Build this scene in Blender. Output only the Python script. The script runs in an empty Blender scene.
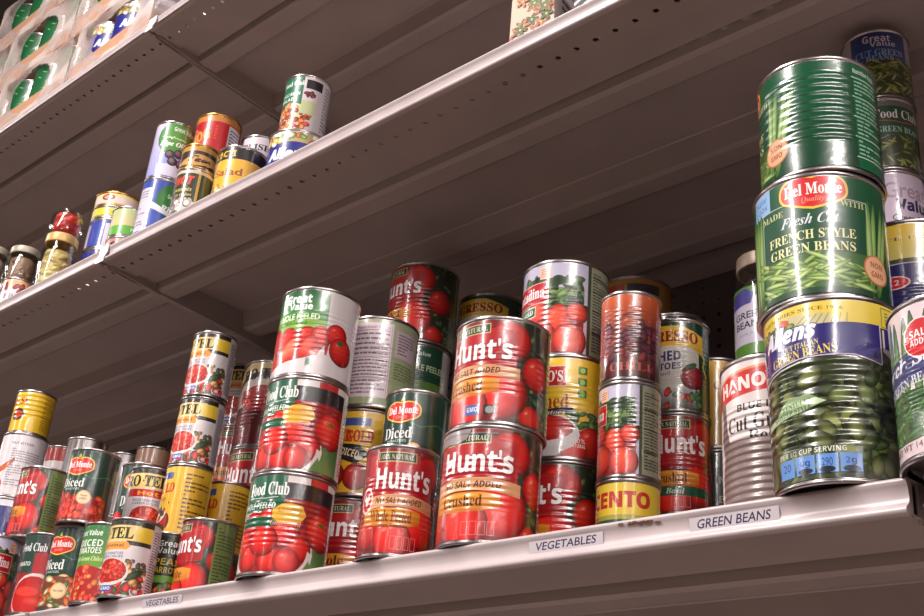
import bpy, bmesh, math, random
import numpy as np
from mathutils import Vector, Matrix
from mathutils.geometry import tessellate_polygon
random.seed(7)
PI = math.pi
ZC = 1.25                      # height of the camera above the floor
S_LOW, S_UP, S_TOP = .268, .8445, 1.3225     # shelf surfaces, relative to the camera height
Y_FRONT, Y_BACK = .7567, 1.3344
SC = bpy.context.scene
COL = SC.collection

# ------------------------------------------------------------------ basics
def lin(c):
    return tuple(((x/255)/12.92 if x/255 <= .04045 else ((x/255+.055)/1.055)**2.4) for x in c)
def link(o, parent=None):
    COL.objects.link(o)
    if parent is not None: o.parent = parent
    return o
def tag(o, label=None, cat=None, group=None, kind=None):
    if label: o['label'] = label
    if cat: o['category'] = cat
    if group: o['group'] = group
    if kind: o['kind'] = kind
    return o
def empty(name, loc, rz=0):
    o = bpy.data.objects.new(name, None); o.empty_display_size = .02
    o.location = (loc[0], loc[1], loc[2]+ZC); o.rotation_euler = (0, 0, rz)
    return link(o)
MATS = {}
def mat(name, col=(128,128,128), rough=.5, metal=0, spec=.5, **k):
    if name in MATS: return MATS[name]
    m = bpy.data.materials.new(name); m.use_nodes = True
    nt = m.node_tree; b = nt.nodes['Principled BSDF']
    b.inputs['Base Color'].default_value = (*lin(col), 1)
    b.inputs['Roughness'].default_value = rough
    b.inputs['Metallic'].default_value = metal
    b.inputs['Specular IOR Level'].default_value = spec
    if 'trans' in k: b.inputs['Transmission Weight'].default_value = k['trans']
    if 'ior' in k: b.inputs['IOR'].default_value = k['ior']
    if 'coat' in k: b.inputs['Coat Weight'].default_value = k['coat']
    if 'alpha' in k: b.inputs['Alpha'].default_value = k['alpha']
    if k.get('noise'):
        sc, amt = k['noise']
        tc = nt.nodes.new('ShaderNodeTexCoord'); n = nt.nodes.new('ShaderNodeTexNoise')
        n.inputs['Scale'].default_value = sc; n.inputs['Detail'].default_value = 6
        nt.links.new(tc.outputs['Object'], n.inputs['Vector'])
        r = nt.nodes.new('ShaderNodeMix'); r.data_type = 'RGBA'; r.blend_type = 'MULTIPLY'
        r.inputs['Factor'].default_value = 1
        r.inputs['A'].default_value = (*lin(col), 1)
        mr = nt.nodes.new('ShaderNodeMapRange'); mr.inputs['From Min'].default_value = .3; mr.inputs['From Max'].default_value = .7
        mr.inputs['To Min'].default_value = 1-amt; mr.inputs['To Max'].default_value = 1
        nt.links.new(n.outputs['Fac'], mr.inputs['Value']); nt.links.new(mr.outputs['Result'], r.inputs['B'])
        nt.links.new(r.outputs['Result'], b.inputs['Base Color'])
    if k.get('bump'):
        sc, st = k['bump']
        tc = nt.nodes.new('ShaderNodeTexCoord'); n = nt.nodes.new('ShaderNodeTexNoise')
        n.inputs['Scale'].default_value = sc; nt.links.new(tc.outputs['Object'], n.inputs['Vector'])
        bp = nt.nodes.new('ShaderNodeBump'); bp.inputs['Strength'].default_value = st; bp.inputs['Distance'].default_value = .002
        nt.links.new(n.outputs['Fac'], bp.inputs['Height']); nt.links.new(bp.outputs['Normal'], b.inputs['Normal'])
    MATS[name] = m
    return m
def print_mat(name, rough, ribs=None, coat=0.0):
    """printed paper: colour from the label's own print, optional pressed ribs between two heights"""
    if name in MATS: return MATS[name]
    m = bpy.data.materials.new(name); m.use_nodes = True
    nt = m.node_tree; b = nt.nodes['Principled BSDF']
    a = nt.nodes.new('ShaderNodeAttribute'); a.attribute_name = 'Col'
    nt.links.new(a.outputs['Color'], b.inputs['Base Color'])
    b.inputs['Roughness'].default_value = rough
    b.inputs['Specular IOR Level'].default_value = .5
    b.inputs['Coat Weight'].default_value = coat
    b.inputs['Coat Roughness'].default_value = .13; b.inputs['Coat IOR'].default_value = 1.55
    tc = nt.nodes.new('ShaderNodeTexCoord')
    nz = nt.nodes.new('ShaderNodeTexNoise'); nz.inputs['Scale'].default_value = 38; nz.inputs['Detail'].default_value = 3
    nt.links.new(tc.outputs['Object'], nz.inputs['Vector'])
    bp = nt.nodes.new('ShaderNodeBump'); bp.inputs['Strength'].default_value = .25; bp.inputs['Distance'].default_value = .0016
    nt.links.new(nz.outputs['Fac'], bp.inputs['Height'])
    last = bp
    if ribs:
        lo, hi, pitch, st = ribs
        sp = nt.nodes.new('ShaderNodeSeparateXYZ'); nt.links.new(tc.outputs['Object'], sp.inputs[0])
        mu = nt.nodes.new('ShaderNodeMath'); mu.operation = 'MULTIPLY'; mu.inputs[1].default_value = 2*PI/pitch
        nt.links.new(sp.outputs['Z'], mu.inputs[0])
        sn = nt.nodes.new('ShaderNodeMath'); sn.operation = 'SINE'; nt.links.new(mu.outputs[0], sn.inputs[0])
        r1 = nt.nodes.new('ShaderNodeMapRange'); r1.inputs['From Min'].default_value = lo-.004; r1.inputs['From Max'].default_value = lo
        r2 = nt.nodes.new('ShaderNodeMapRange'); r2.inputs['From Min'].default_value = hi; r2.inputs['From Max'].default_value = hi+.004
        r2.inputs['To Min'].default_value = 1; r2.inputs['To Max'].default_value = 0
        nt.links.new(sp.outputs['Z'], r1.inputs['Value']); nt.links.new(sp.outputs['Z'], r2.inputs['Value'])
        m1 = nt.nodes.new('ShaderNodeMath'); m1.operation = 'MULTIPLY'
        m2 = nt.nodes.new('ShaderNodeMath'); m2.operation = 'MULTIPLY'
        nt.links.new(r1.outputs[0], m1.inputs[0]); nt.links.new(r2.outputs[0], m1.inputs[1])
        nt.links.new(m1.outputs[0], m2.inputs[0]); nt.links.new(sn.outputs[0], m2.inputs[1])
        b2 = nt.nodes.new('ShaderNodeBump'); b2.inputs['Strength'].default_value = st; b2.inputs['Distance'].default_value = .0006
        nt.links.new(m2.outputs[0], b2.inputs['Height']); nt.links.new(bp.outputs['Normal'], b2.inputs['Normal'])
        last = b2
    nt.links.new(last.outputs['Normal'], b.inputs['Normal'])
    nt.links.new(last.outputs['Normal'], b.inputs['Coat Normal'])
    MATS[name] = m
    return m

class MB:
    """collects plain shapes for one mesh"""
    def __init__(s): s.v = []; s.f = []; s.sm = []
    def add(s, vs, fs, smooth=False):
        n = len(s.v); s.v += [tuple(v) for v in vs]; s.f += [[i+n for i in f] for f in fs]; s.sm += [smooth]*len(fs)
    def box(s, a, b):
        x0,y0,z0 = a; x1,y1,z1 = b
        s.add([(x0,y0,z0),(x1,y0,z0),(x1,y1,z0),(x0,y1,z0),(x0,y0,z1),(x1,y0,z1),(x1,y1,z1),(x0,y1,z1)],
              [(0,3,2,1),(4,5,6,7),(0,1,5,4),(1,2,6,5),(2,3,7,6),(3,0,4,7)])
    def lathe(s, prof, n=64, smooth=True, c=(0,0,0)):
        k = len(prof); vs = []
        for i in range(n):
            a = 2*PI*i/n
            for r, z in prof: vs.append((c[0]+r*math.sin(a), c[1]-r*math.cos(a), c[2]+z))
        fs = []
        for i in range(n):
            j = (i+1) % n
            for q in range(k-1):
                if prof[q][0] < 1e-6 and prof[q+1][0] < 1e-6: continue
                fs.append((i*k+q, j*k+q, j*k+q+1, i*k+q+1))
        s.add(vs, fs, smooth)
    def extrude_x(s, prof, x0, x1, closed=False, smooth=False):
        k = len(prof); vs = [(x0, y, z) for y, z in prof]+[(x1, y, z) for y, z in prof]
        fs = [(i, i+1, i+1+k, i+k) for i in range(k-1)]
        if closed: fs += [(k-1, 0, k, 2*k-1), tuple(range(k-1, -1, -1)), tuple(range(k, 2*k))]
        s.add(vs, fs, smooth)
    def build(s, name, material, parent=None, edge=None):
        me = bpy.data.meshes.new(name); me.from_pydata(s.v, [], s.f)
        me.polygons.foreach_set('use_smooth', s.sm)
        bm = bmesh.new(); bm.from_mesh(me); bmesh.ops.remove_doubles(bm, verts=bm.verts, dist=1e-6)
        bmesh.ops.recalc_face_normals(bm, faces=bm.faces)
        if edge:
            for e in bm.edges:
                if len(e.link_faces) == 2 and e.calc_face_angle(0) > edge: e.smooth = False
        bm.to_mesh(me); bm.free()
        me.materials.append(material)
        o = bpy.data.objects.new(name, me)
        return link(o, parent)

# ------------------------------------------------------------------ lettering
def uni(s, up, lo):
    return ''.join(chr(up+ord(c)-65) if 'A' <= c <= 'Z' else chr(lo+ord(c)-97) if 'a' <= c <= 'z' else c for c in s)
STY = {'sans': (0x1D5D4, 0x1D5EE), 'serif': (0x1D400, 0x1D41A), 'ital': (0x1D468, 0x1D482), 'sital': (0x1D63C, 0x1D656),
       'script': (0x1D4D0, 0x1D4EA), 'thin': None}
_tc = {}
def glyphs(s, style='sans', off=0):
    key = (s, style, off)
    if key in _tc: return _tc[key]
    c = bpy.data.curves.new('lettering', 'FONT')
    st = STY[style]
    c.body = uni(s, *st) if st else s
    c.fill_mode = 'FRONT'; c.resolution_u = 3; c.offset = off
    o = bpy.data.objects.new('lettering', c); COL.objects.link(o)
    dg = bpy.context.evaluated_depsgraph_get(); dg.update()
    me = o.evaluated_get(dg).to_mesh()
    n = len(me.vertices); co = np.zeros(n*3); me.vertices.foreach_get('co', co); co = co.reshape(-1, 3)[:, :2]
    me.calc_loop_triangles()
    t = np.array([list(x.vertices) for x in me.loop_triangles]).reshape(-1, 3)
    tris = co[t]
    bpy.data.objects.remove(o); bpy.data.curves.remove(c)
    mn = co.min(0); mx = co.max(0)
    tris = (tris-(mn+mx)/2)/(mx-mn)
    _tc[key] = tris
    return tris

# ------------------------------------------------------------------ printed art, laid out flat in millimetres
class Art:
    def __init__(s, r, h):
        s.r = r*1000; s.H = h*1000-9; s.C = 2*PI*s.r; s.P = []; s.win = None
    def _p(s, pts, cols, layer=None):
        s.P.append((layer if layer is not None else len(s.P), pts, cols, s.win))
    def clip(s, *w): s.win = w if w else None
    def poly(s, pts, c):
        L = len(s.P)
        if len(pts) > 4 or True:
            tri = tessellate_polygon([[Vector((p[0], p[1], 0)) for p in pts]])
            cc = c if callable(c) else (lambda u, v: c)
            for t in tri: s._p([pts[i] for i in t], [cc(*pts[i]) for i in t], L)
    def rect(s, u0, v0, u1, v1, c, c2=None):
        c2 = c2 or c
        s._p([(u0, v0), (u1, v0), (u1, v1), (u0, v1)], [c, c, c2, c2])
    def bg(s, c, c2=None): s.rect(-s.C/2, 0, s.C/2, s.H, c, c2)
    def ell(s, u, v, ru, rv, c, e=None, ang=0, n=18, hu=0, hv=0, h=None):
        """ellipse with centre colour c, edge colour e and a printed sheen h offset by hu, hv"""
        L = len(s.P); ca, sa = math.cos(ang), math.sin(ang)
        def pt(k, f, ou=0, ov=0):
            a = 2*PI*k/n; x = ou*ru+f*ru*math.cos(a); y = ov*rv+f*rv*math.sin(a)
            return (u+x*ca-y*sa, v+x*sa+y*ca)
        e = e or c
        if h is None:
            if e == c:
                s._p([pt(k, 1) for k in range(n)], [c]*n, L); return
            for k in range(n): s._p([pt(0, 0), pt(k, 1), pt(k+1, 1)], [c, e, e], L)
            return
        for k in range(n):
            s._p([pt(k, .72, hu*.3, hv*.3), pt(k, 1), pt(k+1, 1), pt(k+1, .72, hu*.3, hv*.3)], [c, e, e, c], L)
            s._p([pt(k, .3, hu, hv), pt(k, .72, hu*.3, hv*.3), pt(k+1, .72, hu*.3, hv*.3), pt(k+1, .3, hu, hv)], [h, c, c, h], L)
            s._p([pt(0, 0, hu, hv), pt(k, .3, hu, hv), pt(k+1, .3, hu, hv)], [h, h, h], L)
    def tomato(s, u, v, r, leaf=False, f=1., base=(208,22,18), stretch=1):
        b = tuple(min(255, int(x*f)) for x in base); d = (int(b[0]*.66), int(b[1]*.5), int(b[2]*.6))
        s.ell(u+r*.05, v-r*.06*stretch, r*1.05, r*stretch*1.05, (int(b[0]*.6), 12, 14), (int(b[0]*.5), 12, 12), n=22)
        s.ell(u, v, r, r*stretch, b, d, n=22, hu=-.3, hv=.3, h=(min(255, b[0]+24), b[1]+30, b[2]+22))
        s.ell(u-r*.36, v+r*.40*stretch, r*.22, r*.12, (250,150,130), (min(255, b[0]+22), b[1]+50, b[2]+38), ang=.5, n=10)
        if leaf:
            for k in range(5):
                a = k*2*PI/5+.4; s.poly([(u-1, v+r*.3), (u+r*.5*math.cos(a), v+r*.35+r*.3*math.sin(a)), (u+1.2, v+r*.42)], (50,110,30))
    def text(s, t, u, v, w, h, c, style='sans', off=0, shear=0, curve=0, ang=0, ol=None, olw=.05):
        """t fitted in a box w by h millimetres centred on u, v"""
        if ol is not None:
            for du, dv in ((-1, 0), (1, 0), (0, 1), (0, -1), (.7, .7), (-.7, -.7), (.7, -.7), (-.7, .7)):
                s._text(t, u+du*olw*h, v+dv*olw*h, w, h, ol, style, off, shear, curve, ang)
        s._text(t, u, v, w, h, c, style, off, shear, curve, ang)
    def _text(s, t, u, v, w, h, c, style, off, shear, curve, ang):
        L = len(s.P); ca, sa = math.cos(ang), math.sin(ang)
        T = glyphs(t, style, off)
        for tri in T:
            pts = []
            for x, y in tri:
                x = x*w+y*h*shear; y = y*h
                y += curve*x*x
                pts.append((u+x*ca-y*sa, v+x*sa+y*ca))
            s._p(pts, [c]*3, L)
    def lines(s, u0, v0, u1, v1, n, c, t=.45, ragged=.25):
        rr = random.Random(int(u0*7+v0*13))
        for k in range(n):
            y = v1-(k+.7)*(v1-v0)/n; x = u0
            while x < u1-1:
                w = rr.uniform(2.5, 9)
                if x+w > u1: w = u1-x
                s.rect(x, y, x+w*.85, y+(v1-v0)/n*t, c)
                x += w
                if rr.random() < ragged*.3: break
    def nutri(s, u0, v0, u1, v1, bg=(226,222,222), fg=(70,62,66), box=True):
        s.rect(u0, v0, u1, v1, bg)
        m = (u1-u0)*.07
        if box:
            for a in ((u0+m*.5, v0+1, u0+m*.5+.4, v1-2), (u1-m*.5-.4, v0+1, u1-m*.5, v1-2)): s.rect(*a, fg)
        s.text('Nutrition Facts', (u0+u1)/2, v1-6, (u1-u0)*.8, 4.4, fg)
        H = v1-v0
        s.rect(u0+m, v1-11, u1-m, v1-10, fg); s.rect(u0+m, v0+H*.52, u1-m, v0+H*.52+.9, fg); s.rect(u0+m, v0+H*.25, u1-m, v0+H*.25+1.2, fg)
        s.lines(u0+m, v0+H*.55, u1-m, v1-12, 5, fg, .4, 0); s.lines(u0+m, v0+H*.27, u1-m, v0+H*.51, 5, fg, .4, 0)
        s.lines(u0+m, v0+3, u1-m, v0+H*.24, 4, fg, .4, .3)
    def smallprint(s, u0, v0, u1, v1, bg, fg, n=16, ang=0):
        if bg: s.rect(u0, v0, u1, v1, bg)
        s.lines(u0+1.5, v0+2, u1-1.5, v1-2, n, fg, .42, .35)
    def bits(s, u0, v0, u1, v1, n, pal, a, b, seed=1, inside=None, shade=.6):
        """many small chunks (diced tomato, beans, peppers) scattered over a field"""
        rr = random.Random(seed)
        for _ in range(n):
            x = rr.uniform(u0, u1); y = rr.uniform(v0, v1)
            if inside and not inside(x, y): continue
            c = rr.choice(pal); f = rr.uniform(.8, 1.12); c = tuple(min(255, int(q*f)) for q in c)
            d = tuple(int(q*shade) for q in c); h = tuple(min(255, int(q*1.25+22)) for q in c)
            ra = rr.uniform(.75, 1.2)
            s.ell(x, y, a*ra, b*ra, c, d, ang=rr.uniform(0, PI), n=9, hu=-.2, hv=.2, h=h)
    def beans(s, u0, v0, u1, v1, n, L=22, w=2.6, seed=2, pal=((104,128,52), (84,110,44), (128,146,70)), ang=(-.6, .6), inside=None):
        rr = random.Random(seed)
        for _ in range(n):
            x = rr.uniform(u0, u1); y = rr.uniform(v0, v1)
            if inside and not inside(x, y): continue
            c = rr.choice(pal); l = L*rr.uniform(.6, 1)
            s.ell(x, y, l/2, w/2, c, tuple(int(q*.5) for q in c), ang=rr.uniform(*ang), n=12, hu=0, hv=.15, h=tuple(min(255, int(q*1.2)+14) for q in c))
    def flourish(s, pts, c, w=1):
        for (a, b), (c2, d) in zip(pts[:-1], pts[1:]):
            L = math.hypot(c2-a, d-b) or 1; nx, ny = -(d-b)/L*w/2, (c2-a)/L*w/2
            s._p([(a-nx, b-ny), (c2-nx, d-ny), (c2+nx, d+ny), (a+nx, b+ny)], [c]*4)
    def frame(s, u0, v0, u1, v1, c, w=.8):
        s.rect(u0, v0, u1, v0+w, c); s.rect(u0, v1-w, u1, v1, c); s.rect(u0, v0, u0+w, v1, c); s.rect(u1-w, v0, u1, v1, c)
    # ---- turn it into a mesh wrapped on the can
    def mesh(s, name, z0=.0045, eps=2.2e-6, flat=False):
        nseg = 96; du = s.C/nseg; V = []; F = []; Cc = []; N = []
        def cut(P, axis, val, keep):
            out = []; n = len(P)
            for i in range(n):
                a = P[i]; b = P[(i+1) % n]
                ia = (a[axis]-val)*keep >= 0; ib = (b[axis]-val)*keep >= 0
                if ia: out.append(a)
                if ia != ib:
                    t = (val-a[axis])/(b[axis]-a[axis]); out.append(tuple(a[q]+(b[q]-a[q])*t for q in range(5)))
            return out
        cache = {}; rank = {l: i for i, l in enumerate(sorted({p[0] for p in s.P}))}
        for L, pts, cols, win in s.P:
            L = rank[L]
            P = []
            for p, c in zip(pts, cols):
                l = cache.get(c)
                if l is None: l = cache[c] = lin(c)
                P.append((p[0], p[1], *l))
            us = [p[0] for p in P]; vs = [p[1] for p in P]
            if min(vs) < 0: P = cut(P, 1, 0, 1)
            if P and max(vs) > s.H: P = cut(P, 1, s.H, -1)
            if win and P:
                for ax, val, kp in ((0, win[0], 1), (0, win[2], -1), (1, win[1], 1), (1, win[3], -1)):
                    if P: P = cut(P, ax, val, kp)
            if len(P) < 3: continue
            if flat:
                i0 = len(V)
                for p in P: V.append((p[0]/1000, -(L+4)*4e-6, p[1]/1000)); Cc.append(p[2:]); N.append((0, -1, 0))
                F.append(list(range(i0, i0+len(P)))); continue
            us = [p[0] for p in P]; k0 = math.floor(min(us)/du+1e-6); k1 = math.ceil(max(us)/du-1e-6)
            for k in range(k0, max(k1, k0+1)):
                Q = P
                if min(us) < k*du-1e-9: Q = cut(Q, 0, k*du, 1)
                if Q and max(us) > (k+1)*du+1e-9: Q = cut(Q, 0, (k+1)*du, -1)
                if len(Q) < 3: continue
                R_ = (s.r/1000)+.00025+(L+1)*eps
                a0 = k*du/s.r; a1 = (k+1)*du/s.r
                x0, y0, x1, y1 = R_*math.sin(a0), -R_*math.cos(a0), R_*math.sin(a1), -R_*math.cos(a1)
                i0 = len(V)
                for p in Q:
                    t = (p[0]-k*du)/du; a = p[0]/s.r
                    V.append((x0+(x1-x0)*t, y0+(y1-y0)*t, z0+p[1]/1000)); Cc.append(p[2:]); N.append((math.sin(a), -math.cos(a), 0))
                F.append(list(range(i0, i0+len(Q))))
        me = bpy.data.meshes.new(name); me.from_pydata(V, [], F)
        at = me.color_attributes.new('Col', 'FLOAT_COLOR', 'POINT')
        c4 = np.ones((len(V), 4)); c4[:, :3] = np.array(Cc); at.data.foreach_set('color', c4.ravel())
        # make windings face outwards, then round the facets off with radial normals
        bm = bmesh.new(); bm.from_mesh(me); bm.faces.ensure_lookup_table(); bm.verts.ensure_lookup_table()
        flip = []
        for f in bm.faces:
            n = f.normal; w = N[f.verts[0].index]
            if n.x*w[0]+n.y*w[1]+n.z*w[2] < 0: flip.append(f)
        if flip: bmesh.ops.reverse_faces(bm, faces=flip)
        bm.to_mesh(me); bm.free()
        if not flat:
            me.polygons.foreach_set('use_smooth', [True]*len(me.polygons))
            me.normals_split_custom_set_from_vertices(N)
        return me

# ------------------------------------------------------------------ label designs
W_ = (232,228,228); DK = (30,26,28)
def logo_shield(a, u, v, w=46):
    k = w/46
    for (g, c) in ((1.0, (236,196,60)), (.92, (214,24,34))):
        pts = []
        for q in range(48):
            t = 2*PI*q/48; x = math.cos(t); y = math.sin(t)
            xx = math.copysign(abs(x)**.62, x)*(23 if g == 1 else 21.4)*k; yy = math.copysign(abs(y)**.8, y)*(12.6 if g == 1 else 11)*k
            if y > 0: yy *= 1-.16*math.exp(-(xx/(4*k))**2)
            else: yy *= .86+.30*math.exp(-(xx/(10*k))**2)
            pts.append((u+xx, v+yy))
        a.poly(pts, c)
    a.text('Del Monte', u, v+1.5*k, 38*k, 9*k, (250,246,240), 'serif', .012)
    a.text('Quality', u, v-7*k, 15*k, 5*k, (240,150,120), 'ital')
    a.poly([(u-3*k, v+12*k), (u, v+18*k), (u+3*k, v+12*k)], (200,190,60))
def d_hunts(a, word='Crushed', nosalt=True, big=True, sub=None, green=None, basil=False, k=1.0):
    H = a.H; a.bg((132,14,20))
    a.rect(-a.C/2, 0, a.C/2, H*.5, (126,12,16))
    x0 = -52*k
    a.rect(34*k, 0, 100*k, H, (30,42,28))                                    # foliage
    a.bits(36*k, 0, 98*k, H, 40, [(46,74,40), (26,44,26), (70,96,52)], 6*k, 3*k, 5)
    a.tomato(34*k, H*.80, 21*k); a.tomato(66*k, H*.52, 18*k, f=.9); a.tomato(60*k, H*.06, 14*k, f=.9)
    a.tomato(-44*k, H*.18, 20*k, f=.85); a.tomato(26*k, H*.28, 27*k, f=1.05); a.tomato(-10*k, H*.14, 24*k, f=1.02)
    # red panel
    a.poly([(x0, H*.53), (-20*k, H*.47), (10*k, H*.46), (42*k, H*.52), (42*k, H*.90), (x0, H*.94)], lambda u, v: (168,16,26) if v < H*.6 else (186,26,34))
    a.frame(x0+30*k, H*.50, 40.5*k, H*.885, (196,64,60), .5)
    a.rect(-36*k, H*.865, 14*k, H*.965, (196,186,120)); a.rect(-35*k, H*.875, 13*k, H*.955, (38,44,34))
    a.text('100% NATURAL', -11*k, H*.915, 43*k, H*.05, (214,214,180), 'serif')
    a.text("Hunt's", 0, H*.705, 74*k, H*.205, (248,240,240), 'sans', .012, ol=(110,8,16), olw=.03)
    if nosalt:
        a.poly([(x0, H*.40), (-20*k, H*.435), (14*k, H*.435), (46*k, H*.40), (46*k, H*.52), (14*k, H*.55), (-20*k, H*.55), (x0, H*.52)], lambda u, v: (240,186,140) if abs(u) < 30 else (214,150,104))
        a.text('NO SALT ADDED', -4*k, H*.49, 60*k, H*.06, (60,28,20), 'sans', 0, .15)
    a.poly([(x0, H*.26), (-20*k, H*.24), (10*k, H*.25), (26*k, H*.29), (26*k, H*.40), (10*k, H*.42), (-20*k, H*.42), (x0, H*.40)], lambda u, v: (232,150,44) if v > H*.3 else (204,118,30))
    a.text(word, -13*k, H*.345, (54 if len(word) > 8 else 44)*k, H*.105, (60,30,14), 'serif')
    if sub: a.text(sub, -8*k, H*.255, 36*k, H*.04, (90,50,20), 'serif')
    if basil:
        a.rect(x0, H*.16, 44*k, H*.26, (24,84,54)); a.text('Basil', -6*k, H*.21, 24*k, H*.06, (220,224,210), 'ital')
    if word.startswith('Whole'):
        a.ell(-50*k, H*.50, 10.5*k, H*.13, (244,220,214)); a.ell(-50*k, H*.50, 8.6*k, H*.105, (196,30,36))
        a.poly([(-56*k, H*.52), (-50*k, H*.44), (-44*k, H*.52), (-47*k, H*.56), (-50*k, H*.53), (-53*k, H*.56)], (250,236,230))
    for q in range(4 if not basil else 3):
        u = -10*k+q*8.4*k
        if big and word != 'Crushed ': a.frame(u, 4, u+7*k, H*.16, (236,120,120), .6)
    if word == 'Crushed ':
        a.rect(-8*k, 6, 8*k, 17, (70,96,160)); a.text('GMO', 0, 12, 12*k, 5, (230,230,240)); a.rect(12*k, 6, 24*k, 16, (30,32,30)); a.ell(18*k, 11, 4*k, 4, (150,156,150))
    if green: 
        a.rect(green, 0, green+46*k, H, (120,140,80)); a.smallprint(green+1, 2, green+45*k, H-3, None, (60,84,40), 22)
    a.nutri(-a.C/2+2, 2, -a.C/2+50*k, H-2, (200,190,180))
def d_hunts_b(a):
    d_hunts(a, 'Crushed', True, green=84); H = a.H
    a.poly([(-76, H*.88), (-60, H*.9), (-50, H*.865), (-34, H*.885), (-20, H*.87), (-10, H*.91), (-6, H), (-76, H)], (150,138,138)); a.rect(-76, H*.95, 20, H*.965, (120,108,108))
def d_hunts_b2(a): d_hunts(a, 'Crushed ', True, green=84)
def d_hunts_plain(a): d_hunts(a, 'Crushed', False, green=96)
def d_hunts_whole(a): d_hunts(a, 'Whole Peeled', True, sub='Plum Tomatoes', k=.80)
def d_hunts_wholeb(a): d_hunts(a, 'Whole', False)
def d_hunts_sauce(a): d_hunts(a, 'Sauce', False, k=.76)
def d_contadina_slim(a): d_contadina(a, .78)
def d_progresso_b(a): d_progresso(a, 1.25)
def d_hunts_petite(a): d_hunts(a, 'Petite', False, sub='Diced', green=44, k=.76)
def d_hunts_basil(a): d_hunts(a, 'Crushed', False, basil=True, k=.78)
def d_dm(a, word='Diced', green2=False, dark=True):
    H = a.H; a.bg((12,46,36), (14,56,42))
    a.flourish([(8, H*.66), (24, H*.6), (44, H*.66), (60, H*.62)], (40,120,84), 1.2)
    a.rect(-60, 0, 50, H*.34, (150,20,20))
    a.bits(-60, 0, 50, H*.34, 85, [(206,36,26), (190,26,22), (226,70,44)], 5.5, 4, 11)
    a.tomato(-26, H*.30, 13); 
    a.bits(-20, H*.04, 40, H*.2, 20, [(226,60,40), (214,40,30)], 6, 4, 3)
    logo_shield(a, 0, H*.78, 46)
    a.text(word, -4, H*.53, 36, H*.13, (240,240,236), 'serif')
    a.text('TOMATOES', -4, H*.435, 26, H*.03, (180,200,186))
    a.ell(17, H*.32, 10, 10, (226,170,110)); a.ell(17, H*.32, 8.3, 8.3, (246,214,170)); a.text('Non', 17, H*.345, 9, 3, (120,60,40)); a.text('GMO', 17, H*.30, 10, 3, (120,60,40))
    a.rect(62, 0, 112, H, (10,50,38)); a.smallprint(64, 4, 108, H-4, None, (120,150,130), 20)
    a.nutri(-114, 2, -70, H-2, (200,206,200), (20,60,46))
def d_dm_low(a):
    d_dm(a); H = a.H
    a.rect(-60, 0, 46, H*.38, (120,60,40)); a.bits(-60, 0, 46, H*.38, 70, [(206,90,40), (90,110,50), (210,180,140), (200,50,30)], 7, 4, 21)
    a.ell(14, H*.2, 11, 11, (220,176,120)); a.ell(14, H*.2, 9, 9, (236,206,160)); a.text('Non GMO', 14, H*.2, 13, 3, (120,70,50))
def d_frenchstyle_dm(a):
    H = a.H; a.bg((10,62,38), (14,84,52))
    a.rect(-60, H*.8, -36, H, (150,186,226)); a.text('NEW', -48, H*.93, 16, 5, (90,130,190)); a.text('LOOK', -48, H*.86, 18, 5, (90,130,190))
    for x, t in ((-62, .05), (-54, .02), (-50, -.02), (50, -.1), (58, -.16), (46, -.04), (62, -.22), (-57, .08)):
        a.ell(x, H*.42, 3.4, H*.42, (122,160,80), (46,96,44), ang=t, n=16, hu=-.2, hv=0, h=(168,196,120))
    a.frame(-46, H*.30, 46, H*.80, (190,206,190), .7)
    a.rect(-45, 4, 44, H*.34, (60,100,44)); a.beans(-44, 2, 44, H*.32, 60, 34, 4, 5, ((120,150,72), (96,130,56), (148,172,98)))
    a.rect(-46, 0, 46, H*.05, (20,66,36))
    a.text('MADE', -34, H*.73, 22, 5.5, (206,206,150), 'serif'); a.text('WITH', 33, H*.76, 20, 5.5, (206,206,150), 'serif')
    a.text('Fresh Cut', -2, H*.635, 46, 9.5, (226,228,232), 'ital', .0, .2)
    a.text('FRENCH STYLE', -2, H*.50, 72, 8.5, (236,232,170), 'serif')
    a.text('GREEN BEANS', -2, H*.39, 70, 8.5, (236,232,170), 'serif')
    logo_shield(a, 2, H*.88, 56)
    a.ell(52, H*.24, 13.5, 13.5, (190,120,80)); a.ell(52, H*.24, 12, 12, (238,180,140))
    a.text('NON', 52, H*.28, 13, 5, (150,70,40)); a.text('GMO', 52, H*.20, 13, 5, (150,70,40))
    a.rect(122, 0, 150, H, (14,96,60))
    for k in range(5): a.rect(121, H*.1+k*H*.19, 153, H*.1+k*H*.19+1, (200,214,200))
    a.smallprint(122, H*.1, 152, H*.9, None, (150,190,166), 20)
    a.text('Nutrition Facts', 136, H*.93, 26, 5, (220,230,220))
    a.smallprint(-150, 4, -90, H-4, None, (110,160,130), 18)
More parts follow.
